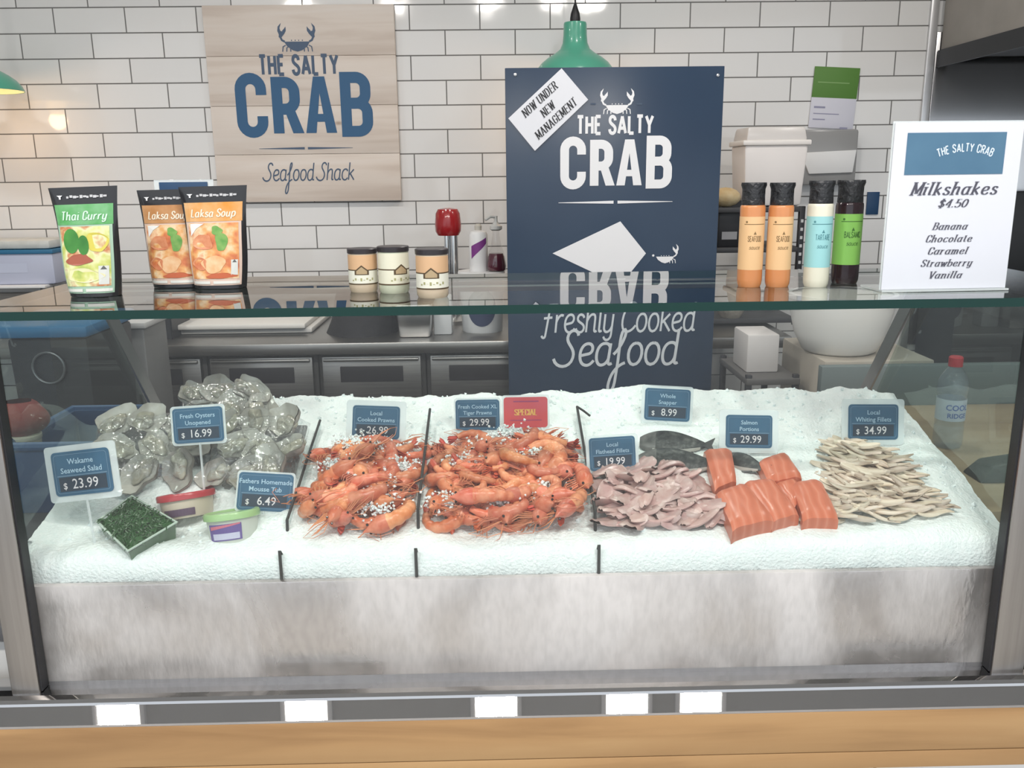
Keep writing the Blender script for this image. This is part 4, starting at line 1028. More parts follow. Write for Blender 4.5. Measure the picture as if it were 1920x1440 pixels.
m = MB(); m.box((.032, GY + .024, .7465), (XR - XL - .01, .012, .172), bev=.002); cb(m, 'front_panel', panel_mat())
m = MB(); prof = [(GY + .03, .664), (GY - .006, .664), (GY - .020, .663), (GY - .028, .660), (GY - .032, .6555), (GY - .034, .652), (GY - .056, .632), (GY - .056, .628), (GY + .03, .628)]
vs = [(x, y, z) for x in (-1.1, 1.2) for y, z in prof]; n_ = len(prof)
m.add(vs, [list(range(n_)), list(range(2 * n_ - 1, n_ - 1, -1))] + [[i, i + n_, (i + 1) % n_ + n_, (i + 1) % n_] for i in range(n_)])
cb(m, 'steel_ledge', mat('ledge_steel', (.50, .49, .49), .012, 1.0, var=(.48, .47, .475), scale=5), angle=4)
m = MB(); m.box((.032, 1.68, .40), (XR - XL - .02, .74, .79)); cb(m, 'cabinet', mat('cabinet_dark', (.08, .08, .082), .6))
# timber fascia and tiled base below
tim = wood_panel('fascia_oak', (.20, .102, .038), (.40, .232, .10), (.49, .31, .145), 6, knots=True)
tf = thing('timber_fascia', 'honey coloured timber plank fascia along the bottom of the case', 'timber panel', (.05, GY - .04, .585))
MB().box((0, 0, .0065), (2.4, .035, .073), bev=.002).build('upper_plank', tim, tf)
MB().box((0, .001, -.0465), (2.4, .035, .031), bev=.002).build('lower_plank', tim, tf)
base_t = tile_material('base_wall_tile', .523 - .103 * 6, .6 - .303 * 8)
struct(MB().box((.05, GY + .0, .261), (2.4, .10, .522)).build('wall_front', base_t))

# ------------------------------------------------------------------ ice
def smooth(a, b, x):
    q = max(0, min(1, (x - a) / (b - a))); return q * q * (3 - 2 * q)
IX0, IX1 = XL + .012, XR - .008
PROF = [(1.302, .822), (1.300, .845), (1.302, .862), (1.312, .876), (1.34, .885)]
def ice_base(x, y):
    z = ICE_Z0 + ICE_S * (y - 1.34)
    if y > 1.79: z = ICE_Z0 + ICE_S * .45 - (y - 1.79) ** 2 * 14
    c = smooth(-.60, -.74, x) * smooth(1.47, 1.60, y)
    z -= c * .07
    z -= smooth(.79, .85, x) * .012
    z += .016 * math.exp(-((x - .30) / .09) ** 2 - ((y - 1.80) / .05) ** 2)
    z -= .02 * math.exp(-((x + .60) / .12) ** 2 - ((y - 1.40) / .07) ** 2) + .012 * math.exp(-((x + .46) / .08) ** 2 - ((y - 1.42) / .05) ** 2)
    return z
def ice_h(x, y):
    p = Vector((x * 9, y * 9, 0)); q = Vector((x * 30, y * 30, 3))
    return ice_base(x, y) + .010 * noise.noise(p) + .004 * noise.noise(q) + .013 * smooth(1.66, 1.78, y) * noise.noise(Vector((x * 13, y * 5, 4)))
ice = MB(); NX = 300
ys = [1.345 + i * .0065 for i in range(80)]
rows = len(PROF) + len(ys) + 2
vs = []
for j in range(rows):
    for i in range(NX + 1):
        x = IX0 + (IX1 - IX0) * i / NX
        if j < len(PROF):
            y, z = PROF[j]
            if j >= 2: z += (ice_h(x, 1.345) - (ICE_Z0)) * ((j - 1) / 4)
            y += .004 * noise.noise(Vector((x * 25, z * 40, 1))) * (j > 0)
            if x < IX0 + .025: y += (IX0 + .025 - x) * .5
        elif j < len(PROF) + len(ys):
            y = ys[j - len(PROF)]; z = ice_h(x, y)
            z += .0022 * noise.noise(Vector((x * 110, y * 110, 7))) + .0012 * noise.noise(Vector((x * 260, y * 260, 9)))
        else:
            y = ys[-1] + .02 * (j - rows + 3); z = .93 if j == rows - 2 else .815
        vs.append((x, y, z))
W_ = NX + 1
ice.add(vs, [[j * W_ + i, j * W_ + i + 1, (j + 1) * W_ + i + 1, (j + 1) * W_ + i] for j in range(rows - 1) for i in range(NX)])
ice_m = mat('crushed_ice', (.885, .935, .93), .5, var=(.83, .905, .90), scale=90, bump=.45, bscale=200, sss=0, spec=.4)
io = ice.build('crushed_ice_bed', ice_m, angle=180)
tag(io, 'bank of crushed white ice filling the whole display case', 'ice', kind='stuff')
rnd = random.Random(5)
def crumbs(name, label, spots, r0, r1, m=None):
    mb = MB()
    for x, y, z in spots:
        r = rnd.uniform(r0, r1)
        M = Matrix.Translation((x, y, z)) @ Matrix.Rotation(rnd.uniform(0, 6), 4, Vector((rnd.random() + .1, rnd.random(), rnd.random())).normalized())
        vs = [(r * rnd.uniform(.6, 1.2), 0, 0), (-r * rnd.uniform(.6, 1.2), 0, 0), (0, r * rnd.uniform(.6, 1.2), 0), (0, -r, 0), (0, 0, r * rnd.uniform(.6, 1.1)), (0, 0, -r * .8)]
        mb.add(vs, [(0, 2, 4), (2, 1, 4), (1, 3, 4), (3, 0, 4), (2, 0, 5), (1, 2, 5), (3, 1, 5), (0, 3, 5)], 0, M)
    o = mb.build(name, m or mat('ice_crumb', (.86, .93, .93), .25, sss=.2), smooth=False)
    tag(o, label, 'ice', kind='stuff'); return o

# ------------------------------------------------------------------ acrylic dividers
acr = glass('acrylic', (.93, .96, .96), 1.45)
for k, (x, lab, dz) in enumerate(((-.3515, 'clear divider with a black edge left of the left prawn pile', .016), (-.1355, 'clear divider with a black edge between the two prawn piles', .030), (.1575, 'clear divider with a black edge right of the right prawn pile', .022))):
    t = thing('ice_divider', lab, 'divider', (x, 1.5, .9), group='clear dividers in the ice')
    y0, y1 = 1.297, (1.665, 1.675, 1.69)[k]
    line = [(y0, .825), (y0, .882), (1.312, .866), (1.350, .868)] + [(y, ice_base(x, y) + dz + .004) for y in (1.358, 1.45, 1.56, y1)]
    poly = line + [(y1, .83)]
    m = MB(); vs = [(s_ * .0015, y - 1.5, z - .9) for s_ in (-1, 1) for y, z in poly]; n_ = len(poly)
    m.add(vs, [list(range(n_))[::-1], list(range(n_, 2 * n_))] + [[i, (i + 1) % n_, (i + 1) % n_ + n_, i + n_] for i in range(n_)])
    m.build('sheet', acr, t, smooth=False)
    MB().tube([(0, y - 1.5, z - .9) for y, z in line], .0026, 6).build('black_edging', mat('edge_rubber', (.02, .022, .022), .5), t)
    if k == 2:
        MB().tube([(0, y1 - 1.5, line[-1][1] - .9), (.012, y1 - 1.51, line[-1][1] - .906), (.024, y1 - 1.52, line[-1][1] - .914)], .0025, 6).build('clip', mat('edge_rubber'), t)

# ------------------------------------------------------------------ price tickets
tick_blue = mat('ticket_blue', (.030, .105, .19), .35, var=(.04, .13, .23), scale=18)
tick_dark = mat('ticket_strip', (.022, .040, .065), .35)
tick_line = mat('ticket_line', (.16, .27, .38), .4)
tick_text = mat('ticket_text', (.42, .60, .74), .5)
tick_digit = mat('ticket_digit', (.72, .70, .72), .5)
holder = glass('ticket_acrylic', (.95, .97, .97), 1.5, haze=.45, haze_col=(.90, .95, .96))
def ticket(px, py, W, lines, price, label, rot=0, lean=-14, yaw=0, h=0.0, red_=False, edge=(.012, .010), pull=1.0):
    """px,py: middle of the card in the photo; W: its width there in pixels"""
    c0 = onIce(px, py + W * .36, h + .004)
    c0 = Vector((0, 0, ZC)) + (c0 - Vector((0, 0, ZC))) * pull
    z = (c0.y * math.cos(R(PITCH)) - (c0.z - ZC) * math.sin(R(PITCH)))
    wm = W * z / F; hm = wm * .70
    t = thing('price_ticket', label, 'price ticket', c0, (R(lean), R(rot), R(yaw)), group='price tickets')
    up = hm / 2
    ew, eh = edge
    hb_ = MB(); sh = rrect2(wm + ew * 2, hm + eh * 2, .006)[0]
    hb_.prism([(x, z + up) for x, z in sh], .0012, .0030); hb_.build('holder', holder, t, smooth=False)
    cdm = MB(); cdm.prism([(x, z + up) for x, z in rrect2(wm, hm, wm * .07)[0]], -.0002, .0008)
    if red_:
        cdm.build('card', mat('ticket_red', (.62, .075, .075), .4, var=(.60, .10, .14), scale=14), t, smooth=False)
        MB().flat(move2(letters('SPECIAL', hm * .19, nib=(.24, .09), serif=True, gap=.22, sx=.98), dz=up - hm * .09), lambda x, z: (x, -.0011, z)).build('lettering', mat('ticket_gold', (.80, .45, .12), .5), t, smooth=False)
        MB().flat(join2(rect2(-wm * .28, up + hm * .34, wm * .30, up + hm * .38), rect2(-wm * .36, up - hm * .27, wm * .36, up - hm * .245)), lambda x, z: (x, -.0009, z)).build('rule', mat('ticket_plum', (.34, .06, .16), .5), t, smooth=False)
    else:
        cdm.build('card', tick_blue, t, smooth=False)
        fr = MB()
        o_, i_ = rrect2(wm * .92, hm * .88, wm * .05)[0], rrect2(wm * .905, hm * .86, wm * .045)[0]; n_ = len(o_)
        fr.flat((o_ + i_, [[i, (i + 1) % n_, (i + 1) % n_ + n_, i + n_] for i in range(n_)]), lambda x, z: (x, -.0009, z + up)); fr.flat(rect2(-wm * .43, up - hm * .055, wm * .43, up - hm * .035), lambda x, z: (x, -.0009, z))
        fr.build('border_line', tick_line, t, smooth=False)
        MB().flat(rect2(-wm * .41, up - hm * .40, wm * .41, up - hm * .075), lambda x, z: (x, -.0006, z)).build('price_strip', tick_dark, t, smooth=False)
        ls = [move2(type2(s_, hm * .175, bold=.012), dz=up + hm * (.215 - .20 * i)) for i, s_ in enumerate(lines)]
        MB().flat(join2(*ls), lambda x, z: (x, -.0011, z)).build('name_lettering', tick_text, t, smooth=False)
        dg = join2(move2(type2(price, hm * .32, bold=.004, sx=.92), dz=up - hm * .345, dx=wm * .04), move2(type2('$', hm * .2, bold=.008), dz=up - hm * .34, dx=-wm * .31))
        MB().flat(dg, lambda x, z: (x, -.0011, z)).build('price_lettering', tick_digit, t, smooth=False)
    MB().tube([(0, .002, .002), (0, .006, -.035 - (1 - pull) * .9)], .0022, 6).build('spike', holder, t)
    return t
ticket(160, 884, 118, ['Wakame', 'Seaweed Salad'], '23.99', 'blue price ticket reading Seaweed Salad 23.99 tilted above the green seaweed', rot=-8, lean=-10, yaw=-8, pull=.93)
ticket(374, 796, 93, ['Fresh Oysters', 'Unopened'], '16.99', 'blue price ticket reading 16.99 among the oyster packs', rot=-3, lean=-12, h=.012, edge=(.004, .004), pull=.925)
ticket(494, 922, 100, ['Fathers Homemade', 'Mousse Tub'], '6.49', 'blue price ticket reading 6.49 behind the green lidded tub', rot=6, lean=-20, yaw=4, edge=(.003, .003))
ticket(704, 791, 88, ['Local', 'Cooked Prawns'], '26.99', 'blue price ticket at the back of the left prawn pile', rot=3, lean=-14, h=.010)
ticket(896, 777, 82, ['Fresh Cooked XL', 'Tiger Prawns'], '29.99', 'dark blue price ticket left of the red special ticket', rot=0, lean=-8, edge=(.003, .003))
ticket(986, 772, 82, [], '', 'red ticket reading SPECIAL in gold behind the right prawn pile', rot=0, lean=-8, red_=True, edge=(.004, .004))
ticket(1150, 849, 88, ['Local', 'Flathead Fillets'], '19.99', 'blue price ticket standing behind the pale pink fillets', rot=-1, lean=-12, yaw=6, h=.02, edge=(.006, .004))
ticket(1250, 758, 86, ['Whole', 'Snapper'], '8.99', 'blue price ticket poking above the back ice edge over the whole fish', rot=4, lean=-14, edge=(.006, .006))
ticket(1404, 808, 88, ['Salmon', 'Portions'], '29.99', 'blue price ticket behind the orange salmon portions', rot=2, lean=-14, h=.012)
ticket(1637, 790, 95, ['Local', 'Whiting Fillets'], '34.99', 'blue price ticket above the cream fillet pile at far right of the ice', rot=1, lean=-12, h=.008)

# ------------------------------------------------------------------ prawns
pr_shell = mat('prawn_shell', (.60, .150, .060), .28, var=(.78, .34, .19), scale=38, rand=.22, bump=.12, bscale=120)
pr_head = mat('prawn_head', (.54, .120, .050), .30, var=(.72, .28, .16), scale=45, rand=.22, bump=.15, bscale=90)
pr_leg = mat('prawn_leg', (.62, .22, .11), .4, rand=.2)
pr_tail = mat('prawn_tail', (.55, .10, .05), .35, rand=.2)
pr_eye = mat('prawn_eye', (.015, .01, .01), .2)
def make_prawn(curl, seed, L=.105):
    r = random.Random(seed)
    t = thing('cooked_prawn', 'x', 'prawn')
    # body arc in the x,y plane (lying on its side); centre of the curl at origin
    rad = L / R(curl); a0 = R(90 - curl / 2)
    def arc(s_): a = a0 + R(curl) * s_; return Vector((rad * math.cos(a), rad * math.sin(a), 0))
    pts = []; rs = []
    n = 42
    for i in range(n + 1):
        s_ = i / n
        seg = .5 + .5 * math.cos(2 * PI * (s_ * 6)); base = .0152 * (1 - .55 * s_)
        pts.append(arc(s_)); rs.append(base * (.88 + .15 * seg ** .6))
    MB().tube(pts, rs, 12, flat=1.0, up=(0, 0, 1)).build('body', pr_shell, t, angle=60)
    tan0 = (arc(0) - arc(.04)).normalized(); nrm = Vector((-tan0.y, tan0.x, 0))
    out = arc(0).normalized()
    h0 = arc(0)
    hp = [h0 - tan0 * .004] + [h0 + tan0 * d + out * k for d, k in ((.008, .001), (.018, .002), (.028, .003), (.037, .0055), (.046, .009))]
    MB().tube(hp, [.0145, .0162, .0155, .0115, .005, .0010], 12, up=(0, 0, 1)).build('head', pr_head, t, angle=60)
    ey = MB()
    for s_ in (-1, 1): ey.ball(tuple(h0 + tan0 * .036 + Vector((0, 0, s_ * .0085)) + out * .002), 0.0026, 8)
    ey.build('eyes', pr_eye, t)
    lg = MB()
    for k in range(5):
        b = h0 + tan0 * (.004 + .007 * k) - out * .010
        for s_ in (-1, 1):
            e = b - out * (.020 + .004 * r.random()) + tan0 * (.012 + .004 * k) * .7 + Vector((0, 0, s_ * .009))
            e2 = e - out * .008 + tan0 * .014 + Vector((0, 0, -s_ * .002))
            lg.tube([b + Vector((0, 0, s_ * .004)), e, e2], [.0016, .0013, .0006], 5)
    for k in range(5):
        s0 = .08 + .15 * k; b = arc(s0) * .88; lg.tube([b, b * .78 + Vector((0, 0, .003)) - tan0 * .0], [.0024, .0010], 5)
    lg.build('legs', pr_leg, t)
    te = arc(1); tt = (arc(1) - arc(.96)).normalized(); on = te.normalized()
    fan = MB()
    for a in (-38, -16, 12, 36):
        d = (tt * math.cos(R(a * .5)) + Vector((0, 0, 1)) * math.sin(R(a * .75)) + on * .15).normalized()
        fan.tube([te - tt * .002, te + d * .008, te + d * .019, te + d * .026], [.003, .0055, .006, .001], 8, flat=.22)
    fan.build('tail_fan', pr_tail, t, angle=60)
    an = MB()
    for s_ in (-1, 1):
        p0 = h0 + tan0 * .045; an.tube([p0 + Vector((0, 0, s_ * .003)), p0 + tan0 * .02 + Vector((0, 0, s_ * .01)), p0 - out * .02 + tan0 * .035 + Vector((0, 0, s_ * .008)), p0 - out * .055 + tan0 * .030], [.0010, .0009, .0007, .0004], 4)
    an.build('antennae', pr_leg, t)
    return t
protos = [make_prawn(165, 1), make_prawn(120, 2, .11), make_prawn(215, 3, .115), make_prawn(90, 4, .10)]
used_proto = set()
def put_prawn(k, loc, rot, sc, label, group):
    if k not in used_proto: o = protos[k]; used_proto.add(k)
    else: o = copy_tree(protos[k])
    o.location = loc; o.rotation_euler = rot; o.scale = (sc, sc, sc); o['label'] = label; o['group'] = group
    return o
def pile(x0f, x1f, y0, y1, top, n, seed, label, group, dome):
    r = random.Random(seed); pts = []
    spots_done = []
    for layer, share in ((0, .38), (1, .36), (2, .26)):
        target = int(n * share); tries = 0; got = []
        while len(got) < target and tries < 4000:
            tries += 1
            y = y0 + (y1 - y0) * r.random(); q = (y - y0) / (y1 - y0)
            xa, xb = x0f(q), x1f(q); x = r.uniform(xa, xb)
            dmin = .034
            if all((x - a) ** 2 + (y - b) ** 2 > dmin ** 2 for a, b in got):
                got.append((x, y))
                ex = min(1, min(x - xa, xb - x) / .05 + .25); ey = min(1, min(y - y0 + .01, y1 - y) / .05 + .25)
                if layer == 2 and min(ex, ey) < .45: continue
                hgt = .008 + layer * .0125 * min(1, .35 + .65 * min(ex, ey) * dome)
                pts.append((x, y, ice_h(x, y) + hgt))
            elif tries > 2500: dmin = .024
    for i, (x, y, z) in enumerate(pts):
        k = r.choice((0, 0, 0, 2, 2, 2, 1, 1, 3)); flip = r.random() < .5
        put_prawn(k, (x, y, z), (R(180 if flip else 0) + R(14 + r.uniform(-20, 20)), R(r.uniform(-16, 16)), r.choice((0, PI)) + r.gauss(0, .9)), r.uniform(.74, .95), label, group)
    return pts
P1 = pile(lambda q: -.308 + .006 * q, lambda q: -.171 - .002 * q, 1.366, 1.580, 0, 84, 11, 'orange cooked prawn in the pile between the two left dividers', 'prawns in the left pile', 1.0)
P2 = pile(lambda q: -.099 + .002 * q, lambda q: .117 - .004 * q, 1.366, 1.590, 0, 118, 23, 'orange cooked prawn in the pile under the red special ticket', 'prawns in the right pile', 1.0)
# crushed ice lying among the prawns
sp = []
for pts, c_ in ((P1, ((-.225, 1.55), (-.18, 1.49), (-.275, 1.56), (-.20, 1.365), (-.29, 1.50), (-.21, 1.43))), (P2, ((-.02, 1.545), (.015, 1.585), (-.06, 1.49), (.06, 1.52), (.0, 1.375), (.09, 1.40), (-.09, 1.38)))):
    for cx, cy in c_:
        for _ in range(210):
            x, y = rnd.gauss(cx, .017), rnd.gauss(cy, .011)
            sp.append((x, y, ice_h(x, y) + .034 + rnd.uniform(-.008, .008)))
crumbs('ice_flakes', 'flakes of crushed ice scattered over both prawn piles', sp, .0016, .0042)
# loose crumbs along the ice surface
sp = []
for _ in range(900):
    x, y = rnd.uniform(-.72, .83), rnd.uniform(1.34, 1.80)
    sp.append((x, y, ice_h(x, y) + .001))
crumbs('loose_ice_crumbs', 'small loose crumbs on top of the ice bank', sp, .0025, .006, mat('ice_crumb'))

# ------------------------------------------------------------------ raw pale pink fillets
pinkm = mat('raw_pink_flesh', (.49, .30, .28), .28, var=(.62, .48, .45), scale=26, rand=.16, sss=.12, bump=.15, bscale=70)
creamm = mat('raw_cream_flesh', (.60, .49, .38), .3, var=(.70, .62, .52), scale=40, rand=.24, sss=.1, bump=.12, bscale=80, stretch=(.35, 1.5, 1))
silver_skin = mat('silver_skin', (.42, .40, .37), .25, var=(.55, .52, .47), scale=30, rand=.15)
def make_fillet(name, L, W_, T_, seed, m, wave=.006, blunt=.5):
    r = random.Random(seed); ph = r.uniform(0, 6)
    def fn(u, v):
        s_ = u; a = 2 * PI * v
        wd = W_ / 2 * (max(0, math.sin(PI * min(1, .03 + .96 * s_))) ** blunt) * (1 - .3 * s_) * (1 + .14 * math.sin(7 * s_ + ph))
        th = T_ / 2 * (math.sin(PI * (.06 + .9 * s_)) ** .5)
        ca, sa = math.cos(a), math.sin(a)
        return ((s_ - .5) * L, wd * ca + wave * math.sin(4 * s_ + ph), th * (abs(sa) ** .7) * (1 if sa > 0 else -.6) + wave * .6 * math.sin(5 * s_ + ph * 2) + .002 * math.sin(9 * ca + ph) * (sa > 0))
    o = MB().grid(fn, 16, 14).build(name, m, angle=80)
    return o
pk = [make_fillet('pink_fillet', .072, .050, .013, s_, pinkm, .009, .36) for s_ in (1, 2, 3)]
cr_ = [make_fillet('cream_fillet', .088, .023, .0055, s_, creamm, .006, .42) for s_ in (4, 5, 6)]
def put_copy(protos_, used, k, loc, rot, sc, label, cat, group):
    o = protos_[k] if k not in used else protos_[k].copy()
    if k in used: COL.objects.link(o)
    used.add(k); o.location = loc; o.rotation_euler = rot; o.scale = (sc, sc, sc); tag(o, label, cat, group); return o
r = random.Random(31); used = set(); done = []
tries = 0
while len(done) < 78 and tries < 6000:
    tries += 1; q = r.random(); y = 1.352 + .145 * q
    x = r.uniform(.185 + .0 * q, .385 - .075 * q ** 1.5)
    if all((x - a) ** 2 + (y - b) ** 2 > .0155 ** 2 for a, b, c in done):
        e = min(1, min(x - .16, .40 - .07 * q - x, y - 1.335, 1.515 - y) / .05)
        z = ice_h(x, y) + .006 + .024 * max(0, e) * r.uniform(.5, 1)
        done.append((x, y, z))
        put_copy(pk, used, r.randrange(3), (x, y, z), (R(15 + r.uniform(-20, 20)), R(r.uniform(-20, 20)), r.uniform(0, 2 * PI)), r.uniform(.75, 1.05), 'pale pink raw fillet in the heap right of the prawn dividers', 'fish fillet', 'pale pink raw fillets')
r = random.Random(47); used = set(); done = []; tries = 0
while len(done) < 170 and tries < 14000:
    tries += 1; q = r.random() ** .8; y = 1.352 + .235 * q
    xa = .575 + .03 * q + .06 * max(0, q - .5); xb = .745 - .02 * q - .06 * max(0, q - .65)
    if q < .35: xa = .525 + .14 * q
    if q < .2: xb = .74
    x = r.uniform(xa, xb)
    if all((x - a) ** 2 + (y - b) ** 2 > .0105 ** 2 for a, b in done):
        done.append((x, y)); e = min(1, min(x - xa + .01, xb - x + .01, y - 1.335, 1.60 - y) / .06)
        z = ice_h(x, y) + .004 + .022 * max(0, e) * r.uniform(.55, 1)
        yaw = R(-50) + R(r.uniform(-26, 26)) if x > .60 else R(-55 + r.uniform(-40, 40))
        if y < 1.40: yaw = R(r.uniform(-50, 20))
        put_copy(cr_, used, r.randrange(3), (x, y, z), (R(14 + r.uniform(-18, 18)), R(r.uniform(-14, 14)), yaw), r.uniform(.6, .92), 'thin cream fillet in the heap at the right end of the ice', 'fish fillet', 'thin cream fillets')

# ------------------------------------------------------------------ salmon portions
sal = ramp_mat('salmon_flesh', [(.1, (.56, .150, .078)), (.5, (.60, .168, .090)), (.85, (.62, .18, .100)), (.99, (.65, .225, .14))], .30, 16, 'WAVE', stretch=(1.2, .8, .5), distort=4.0, bump=.015)
skin = mat('salmon_skin', (.16, .165, .17), .3, var=(.32, .32, .32), scale=40)
def salmon(pts, h, dep, label):
    w_ = [onIce(x, y, h) for x, y in pts]; c = sum(w_, Vector()) / 4
    t = thing('salmon_portion', label, 'salmon portion', c, group='salmon portions')
    q = [p - c for p in w_]; down = Vector((0, .25, -1)).normalized()
    m = MB(); n = 10
    def fn(u, v):
        a = q[0].lerp(q[1], u); b = q[3].lerp(q[2], u); p = a.lerp(b, v)
        e = min(u, 1 - u) / .22; e2 = min(v, 1 - v) / .14
        bul = (1 - (1 - min(1, e)) ** 2) * .5 + (1 - (1 - min(1, e2)) ** 2) * .5
        return p + Vector((0, 0, -.010 + .012 * bul + .0012 * noise.noise(p * 90)))
    m.grid(fn, n, n, flip=True)
    top = [fn(i / n, j / n) for j in range(n + 1) for i in range(n + 1)]; W2 = n + 1
    rim = [i for i in range(W2)] + [j * W2 + n for j in range(1, W2)] + [n * W2 + i for i in range(n - 1, -1, -1)] + [j * W2 for j in range(n - 1, 0, -1)]
    rv = [top[i] for i in rim]; k = len(rv)
    mid = [p * 1.02 + down * dep * .5 for p in rv]; bt = [p * .96 + down * dep for p in rv]
    m.add([tuple(p) for p in rv + mid + bt], [[i, i + k, (i + 1) % k + k, (i + 1) % k] for i in range(k)] + [[i + k, i + 2 * k, (i + 1) % k + 2 * k, (i + 1) % k + k] for i in range(k)] + [[2 * k + i for i in range(k)]])
    m.build('flesh', sal, t, angle=50)
    s_ = MB(); lo = [p * .97 + down * (dep + .0002) for p in rv]; lo2 = [p * .95 + down * (dep + .003) for p in rv]
    s_.add([tuple(p) for p in lo + lo2], [[i, i + k, (i + 1) % k + k, (i + 1) % k] for i in range(k)] + [[k + i for i in range(k)], [i for i in range(k)][::-1]])
    s_.build('skin', skin, t)
    return t
salmon([(1320, 838), (1371, 836), (1381, 895), (1341, 912)], .030, .026, 'tall orange salmon portion with a pale front end, left of the dark fish tail')
salmon([(1421, 860), (1473, 843), (1504, 888), (1441, 900)], .026, .024, 'orange salmon portion lying highest, right of the dark fish tail')
salmon([(1342, 918), (1398, 900), (1452, 968), (1374, 986)], .034, .030, 'largest orange salmon portion at the front beside the pink heap')
salmon([(1396, 898), (1448, 892), (1499, 958), (1449, 972)], .030, .028, 'narrow dark orange salmon portion in the middle of the front three')
salmon([(1452, 902), (1492, 894), (1510, 925), (1488, 948)], .022, .022, 'small salmon piece wedged between the two right front portions')
salmon([(1484, 900), (1538, 893), (1573, 966), (1506, 968)], .028, .026, 'orange salmon portion touching the cream fillet heap')

# ------------------------------------------------------------------ whole fish
fish_m = ramp_mat('fish_scales', [(.35, (.022, .027, .029)), (.55, (.05, .056, .056)), (.75, (.13, .135, .128))], .42, 85, 'NOISE', bump=.25, spec=.35)
fish_b = mat('fish_belly', (.52, .50, .46), .25, var=(.40, .39, .36), scale=30)
def fish(loc, yaw, L, label, tilt=20, pitch=0):
    t = thing('whole_fish', label, 'fish', loc, (R(tilt), R(pitch), R(yaw)), group='whole dark fish')
    def sec(u):
        hgt = .255 * L * (math.sin(PI * min(1, .06 + .93 * u)) ** .75) * (1 - .45 * u) + .018 * L
        return hgt
    def fn(u, v):
        a = 2 * PI * v; h_ = sec(u)
        return ((u - .5) * L, h_ * math.sin(a), .45 * h_ * math.cos(a))
    def body(rng, name, m_):
        mb = MB(); mb.grid(lambda u, v: fn(rng[0] + (rng[1] - rng[0]) * u, v), 18, 24, flip=True); return mb.build(name, m_, t, angle=70)
    body((.24, 1.0), 'body', fish_m); body((.0, .24), 'head', mat('fish_head', (.17, .17, .165), .35, var=(.07, .075, .075), scale=60))
    MB().grid(lambda u, v: tuple(Vector(fn(.2 + .7 * u,   .64 + .24 * v)) * 1.012), 14, 8, flip=True).build('belly', fish_b, t, angle=70)
    e = MB()
    for s_ in (-1, 1): e.ball((-.40 * L, .022 * L, s_ * .045 * L), (.026 * L, .026 * L, .014 * L), 12)
    e.build('eyes', mat('fish_eye', (.02, .02, .018), .1), t)
    f = MB()
    f.prism([(.46 * L, -.03 * L), (.46 * L, .03 * L), (.62 * L, .13 * L), (.57 * L, 0), (.62 * L, -.13 * L)], -.002, .002, M=Matrix.Rotation(R(-90), 4, 'X'))
    f.build('tail_fin', mat('fish_fin', (.06, .065, .066), .35), t)
    d = MB(); d.prism([(-.18 * L, .17 * L), (-.12 * L, .27 * L), (.1 * L, .24 * L), (.3 * L, .14 * L), (.25 * L, .08 * L)], -.0015, .0015, M=Matrix.Rotation(R(90), 4, 'X'))
    d.build('dorsal_fin', mat('fish_fin'), t)
    return t
p = onIce(1262, 832, .012); fish(p, -12, .125, 'dark whole fish lying on the ice just below the 8.99 ticket', 40)
p = onIce(1268, 868, .014); fish(p, -10, .140, 'dark whole fish tucked between the pink heap and the salmon', 38)
p = onIce(1394, 868, .010); fish(p, -52, .088, 'dark fish lying in the gap between the two rear salmon portions', 38)

# ------------------------------------------------------------------ oysters in clear packs
sh_out = mat('oyster_shell', (.19, .18, .165), .45, var=(.42, .40, .36), scale=30, rand=.3, bump=.6, bscale=45)
sh_in = mat('oyster_pearl', (.50, .485, .44), .14, var=(.30, .29, .26), scale=22, rand=.15, coat=.6)
flesh = mat('oyster_flesh', (.40, .38, .30), .12, var=(.22, .21, .17), scale=40, coat=.8, rand=.2)
def make_oyster(seed):
    r = random.Random(seed); t = thing('oyster', 'x', 'oyster'); ph = [r.uniform(0, 6) for _ in range(4)]
    def outl(a): return (.031 + .007 * math.cos(a) + .003 * math.sin(3 * a + ph[0]) + .0018 * math.sin(7 * a + ph[1]))
    def low(u, v):
        a = 2 * PI * u; q = v; rr = outl(a) * math.sin(q * PI / 2) ** .8
        return (rr * math.cos(a) * 1.15, rr * math.sin(a) * .9, -.017 * (1 - q ** 2.2) + .002 * math.sin(5 * a + ph[2]) * q + .0012 * math.sin(24 * q + ph[3]) * q)
    def up(u, v):
        a = 2 * PI * u; q = v; rr = outl(a) * q * .985
        return (rr * math.cos(a) * 1.15, rr * math.sin(a) * .9, -.013 * (1 - q ** 2.5) + .002 * math.sin(5 * a + ph[2]) * q + .0008)
    MB().grid(low, 28, 8, flip=True).build('shell', sh_out, t, angle=60)
    MB().grid(up, 28, 8).build('shell_lining', sh_in, t, angle=80)
    m = MB()
    def fl_(u, v):
        a = 2 * PI * u; th = v * PI; rr = .019 * (1 + .2 * math.sin(2 * a + ph[0]) + .1 * math.sin(5 * a))
        return (-.003 + rr * math.sin(th) * math.cos(a) * 1.2, rr * math.sin(th) * math.sin(a) * .85, -.006 - .007 * math.cos(th) * (1 + .3 * math.sin(4 * a + ph[1])))
    m.grid(fl_, 22, 8, flip=False).build('flesh', flesh, t, angle=80)
    return t
oprotos = [make_oyster(s_) for s_ in (1, 2, 3)]; oused = set()
film = glass('cling_film', (.97, .98, .98), 1.6, .08, bump=.5, bscale=40, haze=.05, haze_col=(.8, .82, .82))
tray_m = mat('foam_tray', (.05, .05, .055), .5)
